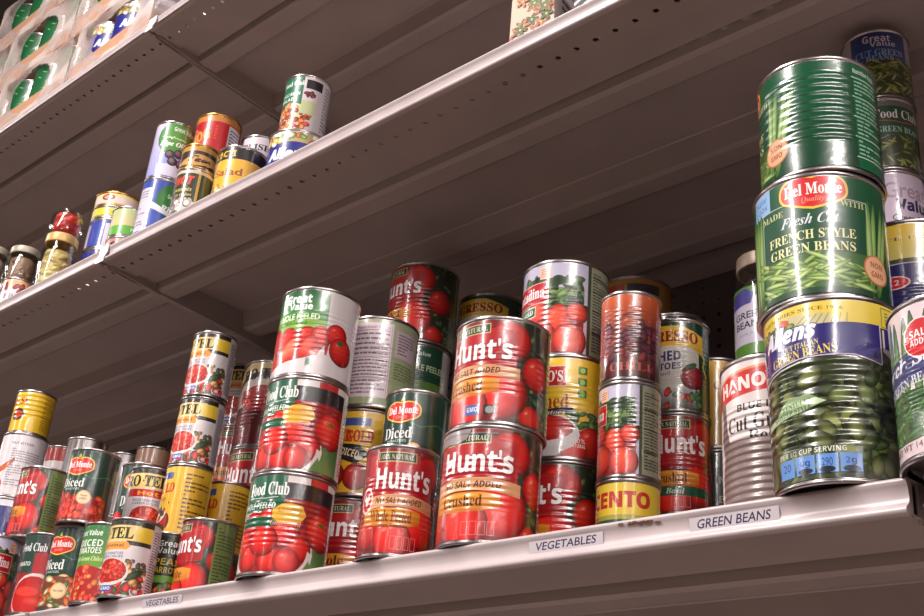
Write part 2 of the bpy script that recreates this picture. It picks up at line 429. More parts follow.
def d_allens(a):
    H = a.H; a.bg((52,60,34))
    a.beans(-70, 0, 70, H*.5, 60, 20, 8, 4, ((70,84,40), (88,98,50), (56,70,34)), (-1.2, 1.2))
    a.bits(-62, H*.05, 66, H*.60, 130, [(78,88,44), (54,64,32), (94,100,54), (40,48,26)], 10, 6.5, 9, shade=.4)
    a.rect(-75, H*.86, a.C/2, H, (226,196,70), (236,208,80)); a.rect(-a.C/2, H*.86, -60, H, (226,196,70))
    a.poly([(-50, H*.84), (-34, H*.91), (-10, H*.945), (20, H*.93), (46, H*.84)], (206,196,150))
    a.bits(-46, H*.85, -6, H*.90, 22, [(96,120,50), (120,140,60)], 5, 3, 6)
    for k in range(8): a.flourish([(-6+k*6, H*.85), (6+k*4.4, H*.925)], (150,150,80), .8)
    a.poly([(-22, H*.90), (-22, H*.925), (-16, H*.945), (-8, H*.925), (-8, H*.895)], (206,90,50))
    a.text('MEMORIES SINCE 1926', -2, H*.965, 72, 3, (120,84,30), 'serif', 0, 0, -.0012)
    a.frame(64, H*.865, 96, H*.985, (96,130,60), .7); a.smallprint(66, H*.87, 95, H*.98, None, (110,130,60), 4)
    a.poly([(-64, H*.60), (-30, H*.655), (0, H*.68), (40, H*.68), (62, H*.64), (62, H*.87), (-64, H*.86)], (42,34,110))
    a.flourish([(-64, H*.60), (-30, H*.655), (0, H*.68), (40, H*.68), (62, H*.64), (62, H*.87)], (206,190,210), 1)
    a.poly([(-66, H*.58), (-30, H*.64), (0, H*.665), (0, H*.655), (-30, H*.63), (-66, H*.56)], (190,196,180))
    a.text('Allens', -12, H*.845, 52, 15, (244,242,248), 'sital', .03, .1, ol=(60,50,130), olw=.06)
    a.text('CUT ITALIAN', 0, H*.758, 30, 4.6, (226,206,130), 'serif', 0, 0, 0, .06)
    a.text('GREEN BEANS', 0, H*.71, 56, 7.5, (236,206,90), 'serif', 0, 0, 0, .06)
    a.poly([(64, H*.72), (90, H*.60), (96, H*.45), (96, H*.85), (64, H*.85)], (200,190,190))
    a.poly([(66, H*.74), (150, H*.7), (150, H*.86), (66, H*.86)], (42,34,110))
    ky = [(-44, H*.335), (-40, H*.375), (-26, H*.39), (-20, H*.435), (-12, H*.47), (-2, H*.465), (4, H*.475), (12, H*.44), (18, H*.42), (8, H*.395), (-2, H*.375), (-14, H*.365)]
    a.poly(ky, (170,196,150)); a.text('KENTUCKY', -6, H*.425, 28, 4.2, (84,100,70), 'serif', 0, 0, 0, .12); a.text('WONDER STYLE', -12, H*.385, 38, 4.2, (84,100,70), 'serif', 0, 0, 0, .1)
    a.ell(-58, H*.45, 7, 9, (196,30,40))
    a.text('PER 1/2 CUP SERVING', 2, H*.155, 56, 4, (216,220,200))
    for k, t in enumerate(('20', '0g', '290', '2g')):
        u = -26+k*17; a.rect(u, 4, u+15.5, 18, (96,146,214)); a.text(t, u+7.7, 12, 8, 6, (30,40,110))
        if k: a.ell(u+7.7, 6.4, 6, 2.4, (24,30,40))
    a.rect(76, H*.05, 104, H*.19, (60,100,40)); a.rect(76, H*.05, 104, H*.11, (130,40,44)); a.text('FAT FREE', 90, H*.145, 22, 5, (150,190,90))
    a.rect(108, 0, 160, H*.86, (206,196,170)); a.smallprint(110, 3, 150, H*.84, None, (80,80,90), 20)
def d_french(a):
    H = a.H; a.bg((226,206,210))
    for k in range(11):
        x = -50+k*9.5; a.ell(x, H*.62, 4.2, H*.34+2*math.sin(k*2), (70,116,52), (34,66,34), ang=.05*math.sin(k*3), n=14, hu=-.2, hv=0, h=(120,156,84))
    a.ell(2, H*.26, 52, H*.17, (52,90,44)); a.beans(-44, H*.14, 46, H*.4, 60, 22, 3.5, 5, ((60,100,50), (84,120,60), (46,80,40)), (-.9, .9), lambda x, y: ((x-2)/50)**2+((y-H*.26)/(H*.16))**2 < 1)
    a.poly([(-60, H*.36), (-20, H*.44), (20, H*.5), (70, H*.55), (70, H*.74), (20, H*.70), (-20, H*.64), (-60, H*.55)], (58,60,110))
    a.text('French Style', 2, H*.605, 88, 13, (240,238,244), 'ital', .02, 0, 0, .1)
    a.text('CUT GREEN BEANS', 0, H*.475, 72, 7, (220,220,234), 'serif', 0, 0, 0, .1)
    a.ell(22, H*.76, 15, 15, (250,230,230)); a.ell(22, H*.76, 14, 14, (206,30,40)); a.text('SALT', 22, H*.79, 18, 6, (250,240,240)); a.text('ADDED', 22, H*.73, 18, 5, (250,240,240))
    a.text('NET WT 14.5 OZ', 6, H*.06, 56, 4.5, (120,50,60), 'serif')
    a.nutri(70, 3, 118, H-3, (226,214,218))
def d_hanover(a):
    H = a.H; a.bg((228,216,214))
    a.poly([(-74, H*.70), (-30, H*.77), (20, H*.80), (70, H*.80), (70, H*.955), (20, H*.955), (-30, H*.93), (-74, H*.84)], (204,36,36))
    a.text('HANOVER', 2, H*.865, 84, 13, (244,232,228), 'sans', .02, 0, 0, .04)
    a.poly([(-74, H*.86), (-30, H*.945), (20, H*.972), (70, H*.97), (70, H*.955), (20, H*.955), (-30, H*.93), (-74, H*.84)], (230,140,90))
    a.text('BLUE LAKE', 8, H*.70, 50, 6.5, (40,36,40), 'sans'); a.text('Cut Green', 4, H*.60, 66, 14, (40,34,38), 'serif'); a.text('Beans', 14, H*.50, 40, 12, (40,34,38), 'serif')
    # torn patch with tinplate showing
    a.poly([(-44, H*.76), (-38, H*.80), (-34, H*.77), (-32, H*.6), (-28, H*.5), (90, H*.47), (90, 0), (-40, 0), (-42, H*.3), (-38, H*.42), (-44, H*.55), (-40, H*.66)], lambda u, v: (176,156,152) if u > -20 else (120,100,98))
    a.bits(-60, H*.0, -44, H*.14, 8, [(70,110,50)], 6, 4, 3)
    a.nutri(90, 3, 140, H-3)
def d_gvpeeled(a):
    H = a.H; a.bg((224,214,216))
    a.rect(-50, H*.48, 34, H*.66, (150,190,60), (104,160,60)); a.rect(-50, H*.66, 34, H, (70,140,66), (24,92,50))
    a.text('Great', -6, H*.895, 36, 12, (248,248,248), 'sans', .03); a.text('Value', -2, H*.80, 32, 9.5, (248,248,248), 'sans', .03)
    a.text('WHOLE PEELED', -8, H*.675, 64, 8.5, (226,240,200), 'thin', .03); a.text('TOMATOES', -12, H*.60, 44, 6, (60,120,50), 'thin', .02)
    a.poly([(-56, 0), (-56, H*.46), (-30, H*.50), (10, H*.50), (34, H*.54), (40, H*.40), (38, H*.24), (20, H*.18), (0, H*.12), (-30, H*.04), (-50, 0)], (190,24,22))
    for x, y, r, st, an in ((-40, .40, 16, 1.3, 0), (-14, .42, 14, 1, 0), (12, .42, 13, 1.1, 0), (-42, .14, 15, 1.2, 0), (28, .44, 12, 1.2, 0)): a.tomato(x, H*y, r, stretch=st)
    a.ell(-10, H*.26, 13, 24, (226,44,30), (170,16,18), ang=-.7, n=20, hu=-.2, hv=.2, h=(250,130,100)); a.ell(14, H*.30, 11, 18, (214,36,28), (150,14,16), ang=-.4, n=20, hu=-.2, hv=.2, h=(246,110,90))
    a.poly([(-60, 0), (-56, H*.03), (-20, H*.12), (10, H*.17), (26, H*.22), (34, H*.34), (36, H*.22), (42, H*.10), (46, 0)], (224,214,216))
    a.tomato(48, H*.50, 14); a.tomato(57, H*.33, 17, f=.95)
    a.ell(54, H*.42, 5, 3, (50,90,40)); a.rect(14, H*.08, 22, H*.18, (150,160,150)); a.ell(18, H*.13, 3, 4, (60,110,90))
    a.smallprint(92, 4, 138, H-4, None, (90,80,90), 20)
    a.nutri(-150, 3, -92, H-3)
def d_foodclub(a, words=('WHOLE PEELED', 'TOMATOES')):
    H = a.H; a.bg((150,20,24))
    a.rect(-40, H*.46, 24, H, (20,92,62)); a.rect(24, H*.76, 100, H*.93, (34,26,28)); a.rect(24, H*.93, 100, H, (226,214,214)); a.rect(50, H*.93, 76, H, (190,40,40))
    a.text('Food Club', 0, H*.86, 54, 15, (244,240,238), 'serif', .01); a.flourish([(-26, H*.77), (0, H*.755), (16, H*.77)], (220,220,220), .8)
    a.text(words[0], -12, H*.68, 52, 7.4, (236,240,232), 'sans', 0, .12); a.text(words[1], -15, H*.585, 46, 7.4, (236,240,232), 'sans', 0, .12)
    a.rect(60, 0, 90, H*.4, (96,140,76), (60,96,44)); a.ell(10, H*.22, 54, H*.37, (228,214,210)); a.ell(10, H*.27, 50, H*.35, (170,20,22))
    for x, y, r in ((-14, .50, 13), (8, .52, 14), (34, .56, 15), (-24, .30, 15), (28, .40, 16), (46, .26, 14), (-12, .14, 14), (16, .12, 15), (34, .12, 14), (4, .32, 17)): a.tomato(x, H*y, r)
    cr = [(10+54*math.cos(t*PI/16), H*.22+H*.37*math.sin(t*PI/16)) for t in range(-16, 1)]+[(10+47*math.cos(t*PI/16), H*.25+H*.34*math.sin(t*PI/16)) for t in range(0, -17, -1)]
    a.poly(cr, (230,216,212)); a.poly([(-60, H*.34), (-44, H*.22), (-30, H*.0), (-60, 0)], (224,210,206)); a.poly([(50, 0), (60, H*.16), (66, 0)], (96,140,76))
    a.rect(-40, H*.46, 18, H*.56, (20,92,62))
    a.tomato(72, H*.48, 21, True)
    a.poly([(12, H*.64), (22, H*.70), (30, H*.715), (44, H*.70), (50, H*.6), (44, H*.52), (20, H*.50), (12, H*.55)], (236,180,60)); a.text('Quality', 31, H*.635, 26, 6, (200,110,30), 'ital'); a.text('Guaranteed', 28, H*.50, 34, 6, (244,170,150), 'ital')
    a.rect(90, 0, 150, H, (222,210,210)); a.smallprint(94, 4, 106, H*.76, None, (110,40,50), 18); a.smallprint(108, 4, 148, H-6, None, (80,60,70), 20)
    a.nutri(-150, 2, -80, H-2)
def d_contadina(a, k=1.0, word='CRUSHED'):
    H = a.H; a.bg((206,196,214), (196,190,216))
    a.rect(-60*k, H*.45, 74*k, H*.72, (60,84,44), (120,150,80))
    a.bits(0, H*.40, 74*k, H*.84, 70, [(40,66,34), (60,90,44), (28,46,28), (90,120,60)], 9*k, 4*k, 17)
    for x in (30, 44, 58): a.ell(x*k, H*.80, 8*k, H*.06, (30,50,30), (50,76,40))
    a.rect(-60*k, 0, 74*k, H*.36, (150,30,26))
    for x, y, r, st in ((0, .42, 12, 1), (20, .46, 13, 1), (46, .36, 15, 1.2), (-34, .30, 14, 1), (-10, .16, 16, 1), (22, .18, 20, 1), (58, .14, 18, 1.1), (66, .44, 12, 1)): a.tomato(x*k, H*y, r*k, f=1.02, base=(214,60,44), stretch=st)
    a.rect(-34*k, H*.56, 34*k, H*.80, (226,180,170)); a.rect(-33*k, H*.57, 33*k, H*.79, (186,20,32)); a.text('Contadina', 0, H*.69, 58*k, H*.13, (248,240,240), 'serif', .01)
    a.rect(-24*k, H*.42, 18*k, H*.54, (220,220,200)); a.rect(-23*k, H*.43, 17*k, H*.53, (20,80,56)); a.text(word, -3*k, H*.48, 34*k, H*.06, (236,236,226), 'serif')
    a.rect(22*k, H*.83, 36*k, H*.97, (236,190,160)); a.smallprint(22*k, H*.83, 36*k, H*.97, None, (190,90,60), 4)
    a.rect(78*k, 0, 82*k, H, (60,70,50)); a.rect(82*k, 0, 134*k, H, (150,150,128)); a.smallprint(83*k, 3, 124*k, H-4, None, (62,60,52), 26)
    for v in (.25, .5, .72, .88): a.rect(84*k, H*v, 124*k, H*v+1.2, (50,46,40))
    a.nutri(-140*k, 2, -80*k, H-2)
def d_furmanos(a):
    H = a.H; a.bg((226,178,40), (236,196,50))
    a.poly([(44, H*.3), (54, H*.55), (84, H*.72), (110, H*.6), (110, H*.2)], (236,150,30))
    a.bits(20, H*.26, 100, H*.44, 30, [(60,110,40), (40,84,34), (90,140,60)], 7, 3.5, 8)
    a.rect(-80, 0, 100, H*.26, (150,24,20))
    for x, y, r in ((50, .16, 17), (74, .12, 15), (30, .06, 14), (-40, .1, 16), (92, .2, 12)): a.tomato(x, H*y, r, f=.95)
    a.ell(0, H*.22, 36, H*.20, (214,208,210)); a.ell(-2, H*.28, 32, H*.13, (170,20,20)); a.ell(-2, H*.29, 28, H*.10, (214,50,36), (190,30,26)); a.poly([(-22, H*.1), (22, H*.1), (12, 0), (-12, 0)], (200,196,200))
    a.rect(-56, H*.70, 20, H*.92, (240,214,190)); a.rect(-55, H*.71, 19, H*.91, (190,26,36)); a.text("FURMANO'S", -18, H*.81, 68, H*.12, (248,244,236), 'serif', .01)
    a.text('Crushed', -8, H*.55, 62, H*.15, (150,50,20), 'serif'); a.poly([(-30, H*.38), (28, H*.42), (28, H*.49), (-30, H*.45)], (24,30,60)); a.text('Tomatoes', 0, H*.435, 40, 5, (230,210,180), 'ital')
    for v in (.6, .72, .84): a.rect(32, H*v, 42, H*v+H*.08, (60,120,50)); a.ell(37, H*v+H*.04, 3, 3, (160,200,90))
    a.text('100%', 34, H*.16, 16, 5, (240,220,210)); a.text('NATURAL', 34, H*.11, 18, 4, (240,220,210))
    a.nutri(-150, 2, -90, H-2, (230,210,150))
def d_progresso(a, k=1.0):
    H = a.H; a.bg((16,66,44), (12,54,38))
    a.rect(-52*k, H*.22, 40*k, H*.72, (214,208,200)); a.poly([(-60*k, H*.78), (-30*k, H*.74), (30*k, H*.70), (46*k, H*.62), (46*k, H*.85), (20*k, H*.95), (-20*k, H*.97), (-60*k, H*.95)], (226,180,60))
    a.text('PROGRESSO', -4*k, H*.835, 86*k, H*.13, (140,20,30), 'serif', .02, 0, -.0012/k)
    a.text('CRUSHED', -8*k, H*.60, 56*k, H*.12, (54,40,100), 'sans', .02); a.text('TOMATOES', -6*k, H*.48, 52*k, H*.08, (54,40,100), 'sans', .01); a.text('with basil', -4*k, H*.40, 26*k, 4, (90,60,60), 'ital')
    a.tomato(32*k, H*.36, 13*k, f=.8, base=(190,20,40)); a.ell(30*k, H*.48, 8*k, 3, (30,80,40), ang=.5)
    a.rect(-52*k, 0, 40*k, H*.22, (80,86,80), (196,190,200)); a.bits(-50*k, 0, 44*k, H*.2, 30, [(70,110,60), (180,40,30)], 5, 3, 3)
    a.flourish([(40*k, H*.75), (48*k, H*.6), (46*k, H*.5), (52*k, H*.4)], (214,190,70), 2.2)
    a.smallprint(60*k, 3, 100*k, H-3, None, (130,150,120), 18)
def d_rotel(a, word='Original', pill=(240,160,60), tc=(120,50,20), k=.92):
    H = a.H; a.bg((222,212,214))
    a.rect(-52*k, H*.93, 54*k, H, (40,32,30)); a.rect(-52*k, H*.72, 34*k, H*.94, (232,204,130)); a.rect(30*k, H*.72, 54*k, H*.93, (236,196,50), (240,206,70)); a.rect(18*k, H*.665, 54*k, H*.725, (34,28,30))
    for dx, dy, c, o in ((1, -1, (236,206,90), .04), (0, 0, (34,24,26), .02)):
        a.text('RO TEL', -10*k+dx*.6, H*.83+dy*.6, 72*k, H*.165, c, 'serif', o)
    a.poly([(-13*k+2.6*math.cos(t*PI/5+PI/2)*(1 if t % 2 == 0 else .45)*k, H*.83+2.6*math.sin(t*PI/5+PI/2)*(1 if t % 2 == 0 else .45)) for t in range(10)], (206,70,30))
    a.poly([(-38*k, H*.60), (20*k, H*.60), (25*k, H*.65), (20*k, H*.71), (-38*k, H*.71)], pill); a.text(word, -2*k, H*.652, 34*k, H*.06, tc, 'sans', .01)
    a.text('DICED TOMATOES', -4*k, H*.55, 42*k, H*.035, (60,70,120)); a.text('& GREEN CHILIES', -4*k, H*.505, 42*k, H*.035, (60,70,120))
    a.bits(-56*k, 0, 54*k, H*.17, 90, [(200,50,40), (60,90,50), (210,170,160), (220,100,80), (190,30,30)], 7*k, 5*k, 4)
    a.bits(24*k, H*.15, 52*k, H*.46, 30, [(200,50,40), (110,60,50), (210,170,150), (70,80,50), (214,150,90)], 6*k, 4*k, 8)
    a.ell(36*k, H*.27, 13*k, H*.05, (60,90,50), (30,50,30), ang=.6)
    a.ell(0, H*.29, 29*k, H*.19, (232,216,206)); a.ell(0, H*.31, 26*k, H*.165, (180,26,24))
    a.bits(-26*k, H*.14, 26*k, H*.47, 120, [(222,40,30), (206,30,26), (234,74,50)], 4*k, 3*k, 6, lambda x, y: (x/(24*k))**2+((y-H*.31)/(H*.15))**2 < 1)
    a.rect(-10*k, H*.03, 10*k, H*.11, (60,90,170)); a.text('GMO', 0, H*.07, 16*k, 4, (240,240,250))
    a.rect(54*k, 0, 92*k, H, (196,186,192)); a.smallprint(55*k, 3, 90*k, H-5, None, (70,60,70), 24)
    a.smallprint(-100*k, 3, -60*k, H-5, None, (70,60,70), 20)
def d_rotel_hot(a): d_rotel(a, 'Hot', (200,30,36), (246,180,60))
def d_rotel_big(a):
    H = a.H; a.bg((70,20,22)); k = 1.2
    a.ell(-16, H*.60, 56, H*.30, (30,26,26)); a.ell(-16, H*.54, 54, H*.28, (206,190,180)); a.rect(-72, 0, 60, H*.46, (90,18,22))
    a.ell(-8, H*.56, 42, H*.16, (160,24,24)); a.bits(-46, H*.44, 30, H*.68, 40, [(176,34,30), (150,24,24)], 6, 4, 4)
    a.poly([(-70, H*.72), (-40, H*.86), (0, H*.9), (40, H*.84), (40, H*.98), (0, H), (-40, H), (-70, H*.88)], (226,196,140))
    a.text('RO TEL', -14, H*.86, 76, H*.14, (40,26,24), 'serif', .03, 0, -.0012); a.text('MEXICAN', 4, H*.735, 30, 5, (220,200,150))
    a.smallprint(-60, 4, -20, H*.38, None, (150,60,60), 10); a.smallprint(64, 4, 110, H-4, (170,160,160), (70,60,70), 18)
def d_redgold(a):
    H = a.H; a.bg((222,168,36), (232,184,48))
    a.rect(-48, H*.82, 4, H*.92, (60,80,150)); a.text('RED', -30, H*.70, 22, H*.15, (190,40,24), 'serif', .03); a.text('GOLD', -8, H*.69, 34, H*.15, (190,40,24), 'serif', .03)
    a.poly([(-48, H*.48), (-10, H*.34), (6, H*.46), (-6, H*.58), (-48, H*.62)], (30,26,28)); a.text('DICED', -18, H*.485, 24, H*.09, (240,220,180), 'sans', 0, 0, 0, -.25)
    a.tomato(-8, H*.2, 16, f=.8); a.tomato(-38, H*.22, 15, f=.9); a.ell(-6, H*.42, 5, 3, (220,220,200))
    a.smallprint(22, H*.06, 66, H*.94, None, (110,70,20), 14)
    a.nutri(-110, 2, -60, H-2, (230,200,120))
def d_redgold_small(a):
    d_redgold(a); H = a.H
    a.rect(-48, H*.3, 4, H*.6, (222,168,36)); a.ell(-14, H*.30, 16, H*.12, (214,206,190)); a.text('CHOPPED', -20, H*.52, 34, 5, (70,60,60)); a.bits(-24, H*.22, 0, H*.38, 12, [(150,30,26), (60,50,30)], 4, 3, 3)
def d_yellow_sauce(a):
    H = a.H; a.bg((222,176,36), (232,188,44)); a.text('SALSA', -44, H*.78, 36, H*.2, (176,40,30), 'serif', .02)
    a.ell(-40, H*.42, 12, H*.16, (60,50,40)); a.ell(-40, H*.42, 8, H*.1, (200,60,40)); a.smallprint(0, 4, 56, H-4, None, (170,130,20), 14)
def d_carrots(a):
    H = a.H; a.bg((216,206,210))
    a.rect(-60, 0, -44, H, (60,80,50))
    for k in range(7): a.ell(-40+k*5, H*.30+k*3, 17, 4, (226,120,40), (180,70,24), ang=.5+.05*k)
    a.ell(-22, H*.16, 11, 11, (206,60,50)); a.ell(-22, H*.16, 7, 8, (226,206,200)); a.ell(-22, H*.16, 3.4, 4, (190,60,50))
    a.text('NUTRITION', 8, H*.86, 36, 4, (80,70,90)); a.smallprint(-10, H*.12, 44, H*.8, None, (140,130,140), 16)
def d_blue(a):
    a.bg((34,34,110)); a.text('OLIVO', 0, a.H*.4, 50, 16, (230,226,236), 'serif'); a.rect(-60, a.H*.9, 60, a.H, (214,210,216))
def d_fcbowl(a):
    H = a.H; a.bg((150,20,28)); a.rect(-56, H*.5, 2, H, (24,60,48)); a.rect(2, H*.78, 56, H, (34,26,30)); a.text('Food Club', -10, H*.84, 44, 12, (240,236,236), 'serif')
    a.text('TOMATO', -22, H*.62, 30, 6, (220,226,216)); a.rect(-2, H*.3, 50, H*.76, (176,30,36)); a.ell(6, H*.2, 34, H*.30, (226,206,200)); a.ell(4, H*.2, 31, H*.26, (206,36,30), (180,22,22)); a.ell(-4, H*.26, 18, H*.06, (222,60,46)); a.ell(10, H*.14, 16, H*.05, (230,80,60), (206,36,30))
    a.tomato(30, H*.6, 13)
def d_gvchiles(a):
    H = a.H; a.bg((220,212,212)); a.poly([(-60, 0), (-60, H), (30, H), (30, H*.56), (10, H*.42), (-20, H*.36)], lambda u, v: (110,160,50) if v < H*.7 else (50,120,56))
    a.text('Great Value', -14, H*.90, 44, 8, (240,244,236)); a.text('DICED', -8, H*.76, 38, 9, (240,244,236)); a.text('TOMATOES', -12, H*.66, 46, 8, (240,244,236)); a.text('with Green Chiles', -8, H*.55, 44, 6, (230,240,180), 'ital')
    a.ell(-8, H*.2, 44, H*.26, (180,26,24)); a.bits(-50, 0, 34, H*.46, 90, [(222,50,34), (206,34,28), (236,90,60), (226,120,50)], 5, 4, 9, lambda x, y: ((x+8)/44)**2+((y-H*.2)/(H*.25))**2 < 1)
    a.ell(22, H*.10, 5, 6, (60,120,100)); a.nutri(50, 3, 96, H-3)
def d_gvdark(a):
    H = a.H; a.bg((24,34,26)); a.text('Great', 0, H*.88, 30, 8, (226,232,226)); a.text('Value', 0, H*.78, 30, 8, (226,232,226)); a.text('PEAS', 0, H*.62, 34, 9, (200,180,60)); a.text('CARROTS', 0, H*.5, 40, 8, (200,180,60))
    a.rect(-50, H*.32, 50, H*.42, (110,170,60)); a.bits(-50, 0, 50, H*.3, 80, [(90,150,60), (206,90,50), (200,60,40), (70,120,40)], 4.5, 4, 3)
def d_nutrition(a):
    H = a.H; a.bg((150,160,120), (164,170,136)); a.nutri(-34, H*.08, 18, H*.96, (222,204,212), (128,104,120)); a.rect(22, H*.58, 56, H*.90, (196,176,184)); a.smallprint(24, H*.6, 55, H*.89, None, (110,100,110), 7)
    a.smallprint(22, H*.30, 60, H*.54, None, (96,120,70), 6); a.rect(22, H*.02, 40, H*.14, (214,200,206)); a.smallprint(60, H*.08, 90, H*.9, None, (130,140,100), 14)
def d_cento(a):
    H = a.H; a.bg((222,188,50), (232,200,60)); a.rect(-60, 0, 60, H*.55, (24,84,60)); a.rect(-60, H*.52, 60, H*.58, (170,160,60)); a.text('CENTO', -6, H*.78, 66, H*.22, (190,40,30), 'sans', .03); a.ell(36, H*.2, 16, 20, (190,40,30)); a.tomato(-20, H*.2, 16)
def d_orange(a):
    H = a.H; a.bg((70,16,26), (190,80,36)); a.rect(-120, H*.55, 120, H, (110,30,32), (206,92,42))
    a.tomato(0, H*.62, 14, f=.7, base=(190,60,40)); a.bits(-50, H*.1, 50, H*.6, 50, [(96,24,40), (70,18,34), (120,40,40)], 9, 5, 3)
    a.smallprint(-40, H*.2, -20, H*.7, None, (170,60,70), 12); a.rect(44, 0, 60, H, (150,120,120)); a.text('CHILI', 0, H*.12, 44, 9, (190,90,80), 'serif')
def d_goldcan(a):
    H = a.H; a.bg((170,120,40)); a.rect(-60, H*.80, -14, H*.93, (170,50,30)); a.rect(-10, H*.80, 34, H*.93, (50,40,60)); a.text('Cento', -10, H*.6, 80, H*.16, (60,34,24), 'ital', .02); a.rect(-80, 0, 80, H*.4, (130,80,30))
def d_dark(a):
    H = a.H; a.bg((24,30,26)); a.text('Select', -6, H*.84, 50, 12, (150,150,146), 'serif'); a.rect(34, 0, 54, H, (130,120,116)); a.text('Italian', -4, H*.66, 36, 6, (120,120,116), 'ital')
def d_yellowplain(a):
    H = a.H; a.bg((200,146,36), (214,160,44)); a.smallprint(20, 4, 60, H-4, None, (150,100,20), 14); a.text('CORN', 0, H*.7, 40, 10, (120,50,30), 'serif')
def d_darkmix(a):
    H = a.H; a.bg((34,40,34)); a.rect(-60, 0, 60, H*.5, (60,60,30)); a.bits(-50, 0, 50, H*.5, 50, [(150,120,40), (140,40,30), (70,90,40)], 6, 4, 4); a.text('MIXED', 6, H*.8, 44, 8, (170,170,160)); a.text('BEANS', 6, H*.66, 44, 8, (170,170,160))
def d_greenbox(a):
    H = a.H; a.bg((180,170,170)); a.rect(-60, H*.5, 30, H, (20,70,48)); a.text('Great Value', -12, H*.9, 44, 6, (200,210,200)); a.text('WHOLE PEELED', 2, H*.72, 66, 9, (190,210,170), 'thin', .02); a.rect(-60, H*.4, 30, H*.55, (90,130,50)); a.rect(-60, 0, 70, H*.36, (150,30,30)); a.tomato(40, H*.2, 18, f=.8); a.tomato(0, H*.2, 18, f=.8)
def d_gvcut(a):
    H = a.H; a.bg((190,180,190)); a.rect(-30, H*.5, 30, H, (30,96,170), (26,40,110)); a.rect(-30, 0, 46, H*.56, (60,74,36))
    a.beans(-30, 0, 46, H*.55, 90, 20, 3.2, 3, ((122,134,62), (92,108,48), (150,156,90)), (-1.2, 1.2)); a.text('Great', -2, H*.90, 28, 9, (230,214,230)); a.text('Value', 4, H*.81, 26, 7, (230,214,230)); a.text('CUT GREEN', 0, H*.67, 50, 8, (170,190,230), 'serif'); a.text('BEANS', 0, H*.58, 28, 7, (170,190,230), 'serif')
def d_fcbeans(a):
    H = a.H; a.bg((20,74,48)); a.rect(-60, H*.92, 60, H, (110,104,100)); a.text('Food Club', -2, H*.80, 50, 11, (240,226,226), 'serif'); a.flourish([(-22, H*.70), (0, H*.67), (14, H*.69)], (200,60,60), 1); a.text('GREEN BEANS', 0, H*.56, 50, 7, (170,196,176), 'serif')
    a.ell(6, H*.2, 42, H*.3, (190,170,160)); a.ell(6, H*.22, 39, H*.28, (50,60,30)); a.beans(-30, 0, 40, H*.46, 60, 16, 3, 6, ((90,104,50), (70,84,40), (116,120,64)), (-1.3, 1.3), lambda x, y: ((x-6)/39)**2+((y-H*.2)/(H*.28))**2 < 1)
def d_gvwhite(a):
    H = a.H; a.bg((206,186,206)); a.text('Great', 0, H*.76, 46, 18, (160,140,156), 'thin', .01); a.text('Value', 8, H*.55, 42, 14, (44,34,84), 'sans', .03); a.text('Green Beans', 6, H*.36, 46, 7, (70,50,80), 'thin', .02); a.rect(-60, 0, 60, H*.1, (70,90,50))
def d_allens2(a):
    H = a.H; a.bg((70,70,44)); a.rect(-150, H*.76, 150, H, (206,190,110), (230,190,60)); a.text('SINCE 1926', 0, H*.90, 60, 3.4, (110,80,40), 'serif')
    a.bits(-60, 0, 80, H*.3, 60, [(90,96,60), (110,112,80), (70,76,50)], 8, 5, 3); a.rect(-60, H*.30, 52, H*.73, (42,34,90)); a.rect(52, H*.30, 110, H*.73, (50,44,90)); a.frame(-60, H*.30, 52, H*.73, (190,180,200), 1); a.ell(-6, H*.6, 14, 6.5, (226,190,190)); a.ell(-6, H*.6, 12.5, 5.4, (190,36,50)); a.text('1.2', -6, H*.6, 10, 5, (240,220,220)); a.text('Allens', -40, H*.66, 40, 10, (236,230,240), 'sital', .02)
def d_cannedgreen(a):
    H = a.H; a.bg((30,60,44)); a.rect(-60, H*.4, 60, H*.8, (190,170,190)); a.text('GREEN', 0, H*.65, 44, 8, (60,50,70)); a.text('Value', 0, H*.3, 44, 9, (190,190,200)); a.beans(-50, 0, 50, H*.3, 30, 16, 3)
# upper shelf
def d_olive(a):
    H = a.H; a.bg((110,130,206), (196,190,220)); a.rect(-70, 0, -18, H, (160,160,214), (206,196,222)); a.ell(14, H*.72, 40, H*.36, (96,160,60), (60,130,60)); a.text('Great Value', 18, H*.90, 38, 9, (236,240,230)); a.text('California', 2, H*.72, 40, 6, (236,240,220), 'script', .03); a.text('Ripe Olives', 8, H*.60, 56, 12, (246,246,240), 'ital', .02)
    a.rect(-18, 0, 60, H*.22, (210,206,226)); 
    for x, y in ((0, .40), (14, .44), (26, .36), (6, .28), (20, .26), (34, .46)): a.ell(x, H*y, 8, 8.5, (54,32,50), (26,14,26), n=16, hu=-.3, hv=.3, h=(130,104,120))
def d_olive2(a):
    H = a.H; a.bg((60,84,176), (50,70,160)); a.rect(-66, H*.08, -20, H*.86, (206,200,214)); a.smallprint(-64, H*.1, -22, H*.84, None, (120,110,140), 14); a.ell(26, H*.66, 36, H*.34, (70,150,60), (40,110,50)); a.text('Great Value', 24, H*.74, 34, 8, (226,240,220)); a.text('RIPE', 16, H*.5, 34, 12, (240,240,240), 'ital', .03)
    a.poly([(-20, H*.62), (4, H*.5), (20, H*.42), (44, H*.44), (20, H*.38), (0, H*.42), (-20, H*.5)], (226,226,240)); a.ell(30, H*.18, 14, 12, (40,26,40)); a.poly([(-20, H*.1), (10, H*.2), (40, H*.05), (40, 0), (-20, 0)], (226,226,240))
